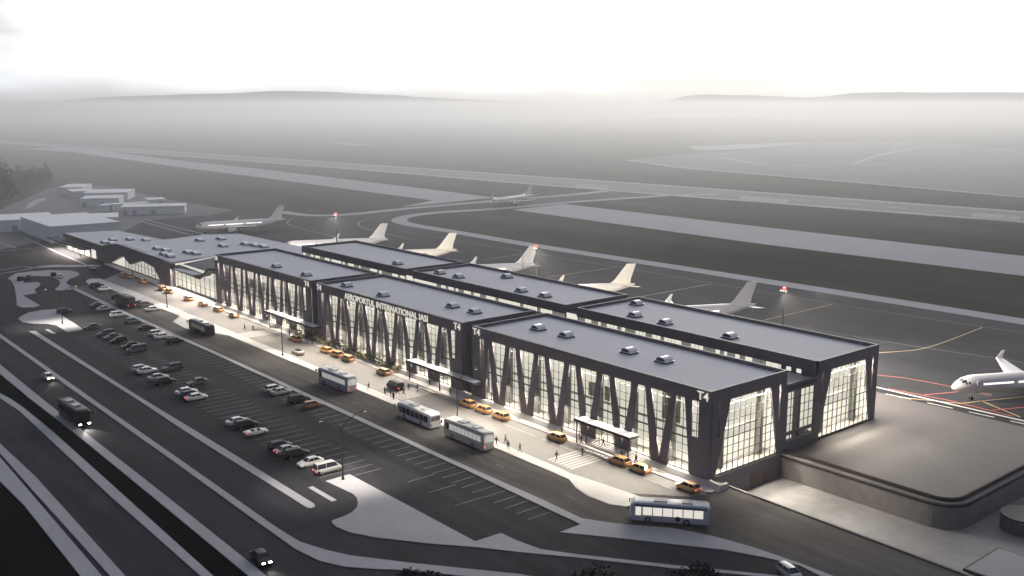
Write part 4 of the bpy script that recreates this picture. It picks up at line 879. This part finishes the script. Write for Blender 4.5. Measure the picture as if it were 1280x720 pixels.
# ------------------------------------------------------------------ aircraft (nose towards -y in its own frame; wheels on the ground)
def ringc(y, r, z, n=20, sx=1.): return [(r*sx*math.cos(2*math.pi*k/n), y, z+r*math.sin(2*math.pi*k/n)) for k in range(n)]
def airliner(label, nose, heading, L, skin, winlit=True, name='airliner'):
    t = thing(name, label, 'airliner', (nose[0], nose[1], GZ), heading, 'white airliners on the airfield')
    r = 1.98; zc = 3.5
    prof = [(0, .05, -.45), (.25, .42, -.42), (.8, .85, -.33), (1.6, 1.25, -.2), (2.8, 1.65, -.06), (4.2, 1.9, 0), (5.6, r, 0), (L*.68, r, 0), (L*.76, r*.93, .13), (L*.84, r*.75, .42), (L*.91, r*.5, .8), (L*.965, r*.28, 1.1), (L, r*.12, 1.3)]
    MB().loft([ringc(y, rr, zc+dz) for y, rr, dz in prof]).obj('fuselage', skin, t, 60)
    def plan(pts, th, nm, m=skin, parent=t):      # tapered slab from a root and tip section: (y_le, y_te, x, z)
        (a0, a1, ax, az), (b0, b1, bx, bz) = pts; mb = MB(); sec = []
        for (l, e, x, z, s) in ((a0, a1, ax, az, th), (b0, b1, bx, bz, th*.45)):
            sec.append([(x, l, z), (x, l+(e-l)*.12, z+s*.4), (x, l+(e-l)*.4, z+s*.5), (x, e, z), (x, l+(e-l)*.4, z-s*.5), (x, l+(e-l)*.12, z-s*.4)])
        mb.loft(sec); return mb.obj(nm, m, parent, 60)
    wy = L*.345
    for s in (-1, 1):
        wing = plan(((wy, wy+7.2, s*1.2, zc-1.0), (wy+8.2, wy+9.9, s*16.4, zc+.45)), .75, 'wing')
        tip = MB(); tip.prism([(wy+8.4, zc+.5), (wy+9.9, zc+.5), (wy+10.5, zc+2.2), (wy+9.8, zc+2.2)], 'x', s*16.4-.07, s*16.4+.07); tip.obj('winglet', skin, wing)
        ey = wy+1.2
        en = MB(); en.loft([ringc(ey-2.2, .95, zc-1.9, 16), ringc(ey-1.8, 1.14, zc-1.9, 16), ringc(ey, 1.16, zc-1.9, 16), ringc(ey+1.9, .8, zc-1.85, 16)]); eo = en.obj('engine', M_ENG, t, 60)
        for q in eo.data.vertices: q.co.x += s*5.75
        it = MB(); it.cyl((s*5.75, zc-1.9), .88, 'y', ey-2.24, ey-2.2, 16); it.obj('intake', M_DGLASS, eo)
        py = MB(); py.box(s*5.75-.15, s*5.75+.15, ey-.8, ey+3, zc-1.2, zc-.55); py.obj('pylon', M_ENG, eo)
        plan(((L*.875, L*.965, s*.5, zc+1.0), (L*.955, L*1.0, s*6.2, zc+1.55)), .4, 'tailplane')
        gy = wy+5.6
        gr = MB(); gr.tube([(s*3.8, gy, zc-1.0), (s*3.8, gy, .5)], .16, 8); go = gr.obj('main_gear', M_ENG, t)
        for d_ in (-.42, .42): MB().cyl((gy, .55), .55, 'x', s*3.8+d_-.18, s*3.8+d_+.18, 14).obj('wheel', M_TYRE, go)
    fn = MB(); sec = []
    for (l, e, z, th) in ((L*.80, L*.965, zc+1.5, .5), (L*.845, L*.968, zc+3.0, .42), (L*.935, L*1.005, zc+8.0, .18)):
        sec.append([(0, l, z), (th*.5, l+(e-l)*.3, z), (0, e, z), (-th*.5, l+(e-l)*.3, z)])
    fn.loft(sec); fn.obj('tail_fin', skin, t, 60)
    ng = MB(); ng.tube([(0, 4.9, zc-1.6), (0, 4.9, .4)], .13, 8); no = ng.obj('nose_gear', M_ENG, t)
    for d_ in (-.25, .25): MB().cyl((4.9, .4), .4, 'x', d_-.12, d_+.12, 12).obj('wheel', M_TYRE, no)
    wm = mat('cabin_window_lit', (.6, .6, .6), .3, emit=(1, .97, .92), es=2.2) if winlit else M_DGLASS
    zw = zc+.38; xw = math.sqrt(r*r-.38**2)
    for s in (-1, 1):
        for ya, yb in ((6.2, L*.30), (L*.33, L*.52), (L*.55, L*.72)):
            mb = MB(); y = ya
            while y < yb:
                mb.add([(s*(xw+.02), y, zw-.17), (s*(xw+.02), y+.33, zw-.17), (s*(xw-.02), y+.33, zw+.2), (s*(xw-.02), y, zw+.2), ], [(0, 1, 2, 3)]); y += .53
            mb.obj('window_row', wm, t)
        for ya, yb, xa in ((1.75, 2.3, .6), (2.35, 2.9, .99)):
            pass
        cw = MB()
        for (y0, y1, a0, a1) in ((1.55, 2.35, R(62), R(88)), (1.75, 2.65, R(38), R(58)), (2.3, 3.2, R(20), R(36))):
            def pt(y, a):
                for (ya, ra, da), (yb, rb, db) in zip(prof, prof[1:]):
                    if ya <= y <= yb: f_ = (y-ya)/(yb-ya); rr = ra+(rb-ra)*f_+.03; dz = da+(db-da)*f_; return (s*rr*math.cos(a), y, zc+dz+rr*math.sin(a))
            cw.add([pt(y0, a0), pt(y1, a0), pt(y1, a1), pt(y0, a1)], [(0, 1, 2, 3)])
        cw.obj('cockpit_window', M_DGLASS, t)
        dr = MB()
        for yd in (4.6, L*.76): dr.box(s*(r*.985)-.03, s*(r*.985)+.03, yd, yd+.85, zc-.55, zc+1.1)
        dr.obj('door', skin, t)
    return t
def parked(tx, ty, rz, L=44.5): return (tx+L*math.sin(rz), ty-L*math.cos(rz)), rz, L     # where the nose is, from the tail cone
airliner('white airliner at far left with long lit window rows', *parked(-358.9, 107.2, -.17), M_WHITE)
airliner('white airliner behind the red beacon mast, whole fuselage lit', *parked(-261.2, 105.9, -.42), M_WHITE)
airliner('cream airliner tail in warm light, behind the left back roof', *parked(-216.4, 109.3, -.45), M_WARMW, False)
airliner('grey-white airliner with a mast in front of its fin', *parked(-168.6, 110.1, -.45), M_WHITE)
airliner('cream airliner tail rising behind the middle back roof', *parked(-117.9, 107.4, -.46), M_WARMW, False)
airliner('white airliner with a raised winglet behind the right back roof', *parked(-72.8, 109.9, -.45), M_WHITE)
airliner('white airliner nose entering at the right picture edge', (2.3, 76.2), -.47, 44.5, M_WHITE)
airliner('white airliner taxiing alone far out on the taxiway', (-370.5, 249), .27, 46, M_WHITE, False)
for x, pw in ((-279, 1.5), (-213.9, 5.2), (-166.4, 1.5), (-116.1, 5.2), (-71.3, 1.6)):      # fill spots added at the roof edge to brighten the parked aircraft
    spot('stand_fill_light', (x+26, 51.5, 15.6), 30000*pw, 80, (x-3, 92, 1), (1, .92, .8), .9)
spot('stand_fill_light', (-325, 52, 9), 26000, 80, (-352, 84, 2), (1, .92, .8), .9)
spot('stand_fill_light', (-18, 51.5, 15.6), 170000, 100, (12, 80, 0), (1, .88, .74), .9)  # spot added for the light pool beside the right block

# ------------------------------------------------------------------ people
def person_meshes(pose, seed):
    r = random.Random(seed)
    a = {'stand': (.06, -.04, .05, -.05), 'walk': (.34, -.34, -.26, .28), 'stride': (-.4, .36, .3, -.3), 'pull': (.26, -.28, .1, -.42)}[pose]
    V = [(0, 0, .95), (0, .01, 1.12), (0, .02, 1.36), (0, .02, 1.5), (0, .05, 1.66)]; E = [(0, 1), (1, 2), (2, 3), (3, 4)]; RD = [(.17, .13), (.155, .115), (.19, .125), (.065, .07), (.1, .115)]
    def chain(start, pts, rr):
        pv = start
        for p_, q in zip(pts, rr): V.append(p_); E.append((pv, len(V)-1)); RD.append((q, q)); pv = len(V)-1
    for s, f, b in ((-1, a[0], a[2]), (1, a[1], a[3])):
        kb = min(0, f)*.35
        chain(0, [(s*.095, f*.12, .86), (s*.1, f*.5+.03, .5), (s*.105, f+kb, .09), (s*.11, f+kb+.15, .045)], [.1, .068, .048, .04])
        chain(2, [(s*.2, .02, 1.4), (s*.25, b*.45, 1.14), (s*.26, b+.06, .92), (s*.26, b+.1, .82)], [.065, .05, .038, .036])
    me = bpy.data.meshes.new('body'); me.from_pydata(V, E, [])
    o = bpy.data.objects.new('tmp', me); COL.objects.link(o)
    sk = o.modifiers.new('s', 'SKIN'); 
    for i, v in enumerate(me.skin_vertices[0].data): v.radius = RD[i]
    me.skin_vertices[0].data[0].use_root = True
    ss = o.modifiers.new('u', 'SUBSURF'); ss.levels = 1; ss.render_levels = 1
    bpy.context.view_layer.update()
    ev = o.evaluated_get(bpy.context.evaluated_depsgraph_get()); m2 = bpy.data.meshes.new_from_object(ev)
    bpy.data.objects.remove(o)
    return m2
M_SKIN = mat('skin', (.5, .33, .25), .6); M_HAIR = mat('hair', (.03, .022, .018), .7); M_SHOE = mat('shoe', (.02, .02, .02), .6)
CLOTH = [mat('cloth_black', (.014, .014, .016), .8), mat('cloth_charcoal', (.035, .035, .04), .8), mat('cloth_grey', (.16, .16, .16), .8), mat('cloth_maroon', (.12, .02, .03), .8), mat('cloth_tan', (.3, .25, .19), .8), mat('cloth_navy', (.02, .025, .05), .8)]
PM = {}
def person_mesh(pose, top, bot):
    key = (pose, top, bot)
    if key in PM: return PM[key]
    if pose not in PM: PM[pose] = person_meshes(pose, 1)
    me = PM[pose].copy(); me.materials.clear()
    for m_ in (CLOTH[top], CLOTH[bot], M_SKIN, M_SHOE): me.materials.append(m_)
    for p_ in me.polygons:
        c_ = p_.center
        p_.material_index = 3 if c_.z < .09 else 1 if c_.z < .96 and abs(c_.x) < .19 else 2 if c_.z > 1.5 or (abs(c_.x) > .2 and c_.z < .9) else 0
        p_.use_smooth = True
    PM[key] = me; return me
hm = MB(); hm.loft([[(.118*math.cos(2*math.pi*k/10)*s, .03+.125*math.sin(2*math.pi*k/10)*s, z) for k in range(10)] for s, z in ((.98, 1.66), (1.02, 1.72), (.85, 1.78), (.4, 1.81))]); HAIRM = hm.mesh('hair', M_HAIR, 60)
fm = MB(); fm.box(-.015, .015, .15, .185, 1.64, 1.675, M_SKIN); fm.box(-.05, -.025, .148, .16, 1.675, 1.69, M_SHOE); fm.box(.025, .05, .148, .16, 1.675, 1.69, M_SHOE); fm.box(-.03, .03, .14, .152, 1.605, 1.613, CLOTH[3]); FACEM = fm.mesh('face')
ppl = [((306, 413), 'walk', 0, 0, 2.2, 'person in black, left of the couple on the far crosswalk'), ((316.5, 413.5), 'stride', 0, 1, 2.2, 'person in black, right of the couple on the far crosswalk'),
 ((461, 488.5), 'walk', 0, 5, -1.5, 'person in dark coat alone behind the grey coach'), ((481, 493.5), 'stand', 0, 0, 0, 'person in black at the pavement edge left of the black van'), ((488.5, 496), 'walk', 2, 2, .6, 'person in grey just left of the small dark figure'),
 ((492, 500.5), 'stand', 0, 0, .3, 'dark figure nearest the pale bus front'), ((497, 493), 'walk', 1, 0, -1.2, 'person in charcoal under the black van rear'), ((505, 493.5), 'stride', 0, 0, -1.0, 'person in black crossing behind the van'),
 ((511, 488.5), 'walk', 1, 3, 1.2, 'person with maroon trousers at the right of the van'), ((522, 489.5), 'walk', 2, 4, .4, 'pale-clothed person at the end of the crosswalk'), ((537.5, 483), 'walk', 0, 0, 2.9, 'person in black on the sidewalk near the bush end'), ((563, 493.5), 'stand', 4, 2, 1, 'person in tan on the sidewalk before the middle canopy'),
 ((620.5, 557.5), 'stride', 0, 0, 1.5, 'person in black striding right behind the grey-green coach'), ((632, 555.5), 'walk', 2, 1, 1.5, 'person in grey behind the stout dark figure'), ((635, 562.5), 'pull', 0, 0, 1.3, 'stout dark figure on the bus pavement'), ((650, 566.5), 'walk', 1, 2, 1.6, 'person in charcoal with grey trousers, last on the bus pavement'),
 ((695.6, 575.5), 'walk', 0, 0, .2, 'person in black at the near end of the near crosswalk'), ((728, 570), 'walk', 0, 0, .3, 'person in black midway on the near crosswalk'), ((702.5, 543), 'stand', 2, 2, .5, 'person in grey on the sidewalk beside the lone taxi'),
 ((724, 550.5), 'stand', 1, 1, 2.6, 'dark figure left of the steps, farther back'), ((726.5, 555.5), 'walk', 3, 1, 2.9, 'person in maroon left of the steps, nearer'), ((732.5, 556), 'stand', 1, 0, 2.9, 'dark figure at the foot of the steps'),
 ((743, 551.5), 'walk', 4, 2, 2.9, 'person in tan climbing the steps'), ((749, 559.5), 'walk', 4, 4, 3.1, 'pale figure low on the steps'), ((754, 561.5), 'stride', 0, 0, .1, 'person in black walking down the steps'), ((777, 573), 'stand', 0, 0, 1.4, 'person in black behind the first near taxi'), ((795, 579.5), 'walk', 0, 5, 1.4, 'person in dark clothes on the sidewalk above the second near taxi'),
 ((150.5, 331), 'stand', 0, 1, 1, 'dark figure under the folded canopy peak'), ((100.5, 321.5), 'walk', 1, 0, 1, 'figure before the lit entrance of the left wing'), ((166, 343.5), 'stand', 0, 0, 2, 'dark figure beside the left pair of taxis'), ((200.5, 356.5), 'stand', 1, 0, 2, 'stocky dark figure left of the canopy leg')]
for (px, py), pose, a_, b_, rz, lb in ppl:
    z0 = GZ+.01; p = G(px, py, z0)
    if -2.9 < p.y < .4 and p.x > -205: z0 = GZ+.16; p = G(px, py, z0)
    if -26.9 < p.x < -13.6 and p.y > -1.9:
        k = max(0, min(5, int((p.y+1.95)/.35))); z0 = GZ+.15+.14*(k+1)
    elif -1.15 < p.y < .4 and -194 < p.x < 2: p.y = -1.5
    if -15.6 < p.y < -12.8: z0 = GZ+.13
    t = thing('person', lb, 'person', (p.x, p.y, z0), rz, 'people in front of the terminal')
    o = bpy.data.objects.new('body', person_mesh(pose, a_, b_)); COL.objects.link(o); o.parent = t
    o = bpy.data.objects.new('hair', HAIRM); COL.objects.link(o); o.parent = t
    o = bpy.data.objects.new('face', FACEM); COL.objects.link(o); o.parent = t

# ------------------------------------------------------------------ hills
def hills(name, prof, D, depth, m, seed):
    r = random.Random(seed); mb = MB(); rows = 8; cols = []
    xs = list(range(-260, 1561, 26))
    def yat(x):
        if x <= prof[0][0]: return prof[0][1]
        for (a, ya), (b, yb) in zip(prof, prof[1:]):
            if a <= x <= b: f_ = (x-a)/(b-a); f_ = f_*f_*(3-2*f_); return ya+(yb-ya)*f_
        return prof[-1][1]
    vs = []
    for i, x in enumerate(xs):
        d = ray(x, 130.5); d.z = 0; d = d.normalized(); h = (130.5-yat(x)+r.uniform(-.3, .3))/F*D+CAM.z
        for k in range(rows+1):
            f_ = k/rows; q = CAM+d*(D-depth*(1-f_)) ; s = f_*f_*(3-2*f_)
            vs.append((q.x, q.y, GZ-2+(h-GZ+2)*s+r.uniform(-4, 4)*(0 < f_ < 1)))
        q = CAM+d*(D+depth); vs.append((q.x, q.y, GZ-2))
    n = rows+2
    mb.add(vs, [(i*n+k, (i+1)*n+k, (i+1)*n+k+1, i*n+k+1) for i in range(len(xs)-1) for k in range(n-1)])
    return struct(name, mb, m, 80)
hills('hills', [(-260, 131), (0, 129), (60, 127), (150, 121), (280, 117.5), (340, 114.5), (400, 115), (480, 118.5), (540, 122.5), (640, 126), (790, 131.5), (830, 126), (870, 118.5), (940, 119.5), (1010, 122.5), (1080, 116.5), (1280, 117), (1560, 119)], 7200, 1600, M_FARG, 5)
hills('hills', [(-260, 152), (300, 150), (700, 152), (900, 146), (1000, 149), (1150, 155), (1280, 160), (1560, 166)], 3600, 500, M_FARG, 6)

# ------------------------------------------------------------------ haze
hz = MB().box(-13000, 2500, -2500, 11000, -8, 190)
ho = hz.obj('haze', None); tag(ho, kind='stuff')
hm_ = bpy.data.materials.new('haze'); hm_.use_nodes = True; nt = hm_.node_tree; nt.nodes.remove(nt.nodes['Principled BSDF'])
pv = nt.nodes.new('ShaderNodeVolumePrincipled'); pv.inputs['Color'].default_value = (1, 1, 1, 1); pv.inputs['Density'].default_value = .00014; pv.inputs['Anisotropy'].default_value = .6
nt.links.new(pv.outputs[0], nt.nodes['Material Output'].inputs['Volume']); ho.data.materials.clear(); ho.data.materials.append(hm_)

for x_, y_, zt_, dn_ in ((4600, 400, 69, .00068),):
    mb_ = MB().box(-x_, x_, y_, 8900-y_/5, -5-y_/500, zt_)
    mo_ = mb_.obj('mist', None); tag(mo_, kind='stuff'); mo_.rotation_euler = (0, 0, YAW); mo_.location = (CAM.x, CAM.y, 0)
    mm_ = hm_.copy(); mm_.name = 'mist'; mm_.node_tree.nodes['Principled Volume'].inputs['Density'].default_value = dn_; mo_.data.materials.clear(); mo_.data.materials.append(mm_)

# ------------------------------------------------------------------ sky and sun
W = bpy.data.worlds.new('World'); S.world = W; W.use_nodes = True; nt = W.node_tree
bg = nt.nodes['Background']; bg.inputs['Strength'].default_value = .1
SE, SR = R(17), R(-36)
sky = nt.nodes.new('ShaderNodeTexSky'); sky.sky_type = 'NISHITA'; sky.sun_disc = False; sky.sun_elevation = SE; sky.sun_rotation = SR; sky.dust_density = 4; sky.air_density = 1
tc = nt.nodes.new('ShaderNodeTexCoord'); mp = nt.nodes.new('ShaderNodeMapping'); mp.inputs['Scale'].default_value = (2.2, 2.2, 6)
no = nt.nodes.new('ShaderNodeTexNoise'); no.inputs['Scale'].default_value = 1.6; no.inputs['Detail'].default_value = 6
cr = nt.nodes.new('ShaderNodeValToRGB'); cr.color_ramp.elements[0].position = .43; cr.color_ramp.elements[0].color = (4.5, 4.6, 4.7, 1); cr.color_ramp.elements[1].position = .60; cr.color_ramp.elements[1].color = (9.9, 10.3, 10.8, 1)
mx = nt.nodes.new('ShaderNodeMix'); mx.data_type = 'RGBA'; mx.inputs['Factor'].default_value = .9
nt.links.new(tc.outputs['Generated'], mp.inputs['Vector']); nt.links.new(mp.outputs['Vector'], no.inputs['Vector']); nt.links.new(no.outputs['Fac'], cr.inputs['Fac'])
# brightest low down round the hidden sun, as in backlit haze
SUNV = Vector((math.sin(SR)*math.cos(R(4)), math.cos(SR)*math.cos(R(4)), math.sin(R(4))))
vd = nt.nodes.new('ShaderNodeVectorMath'); vd.operation = 'DOT_PRODUCT'; vd.inputs[1].default_value = SUNV; nt.links.new(tc.outputs['Generated'], vd.inputs[0])
gm_ = nt.nodes.new('ShaderNodeMapRange'); gm_.interpolation_type = 'SMOOTHSTEP'; gm_.inputs['From Min'].default_value = .3; gm_.inputs['From Max'].default_value = .88; gm_.inputs['To Min'].default_value = 0; gm_.inputs['To Max'].default_value = 1
nt.links.new(vd.outputs['Value'], gm_.inputs['Value'])
tn_ = nt.nodes.new('ShaderNodeMix'); tn_.data_type = 'RGBA'; tn_.inputs[6].default_value = (.27, .285, .37, 1); tn_.inputs[7].default_value = (1.95, 1.96, 1.97, 1); nt.links.new(gm_.outputs['Result'], tn_.inputs['Factor'])
sc_ = nt.nodes.new('ShaderNodeVectorMath'); sc_.operation = 'MULTIPLY'; nt.links.new(mx.outputs[2], sc_.inputs[0]); nt.links.new(tn_.outputs[2], sc_.inputs[1])
nt.links.new(sky.outputs['Color'], mx.inputs[6]); nt.links.new(cr.outputs['Color'], mx.inputs[7]); nt.links.new(sc_.outputs['Vector'], bg.inputs['Color'])
sl = bpy.data.lights.new('sun', 'SUN'); sl.energy = .5; sl.angle = R(20); sl.color = (1, .96, .9)
so = bpy.data.objects.new('sun', sl); COL.objects.link(so)
sd = Vector((math.sin(SR)*math.cos(SE), math.cos(SR)*math.cos(SE), math.sin(SE))); so.rotation_euler = sd.to_track_quat('Z', 'Y').to_euler()

S.view_settings.view_transform = 'Standard'; S.view_settings.look = 'None'; S.view_settings.exposure = 0; S.view_settings.gamma = 1
S.cycles.use_denoising = True; S.cycles.volume_bounces = 3; S.cycles.max_bounces = 7; S.cycles.transparent_max_bounces = 12; S.cycles.sample_clamp_indirect = 4; S.cycles.caustics_reflective = False; S.cycles.caustics_refractive = False
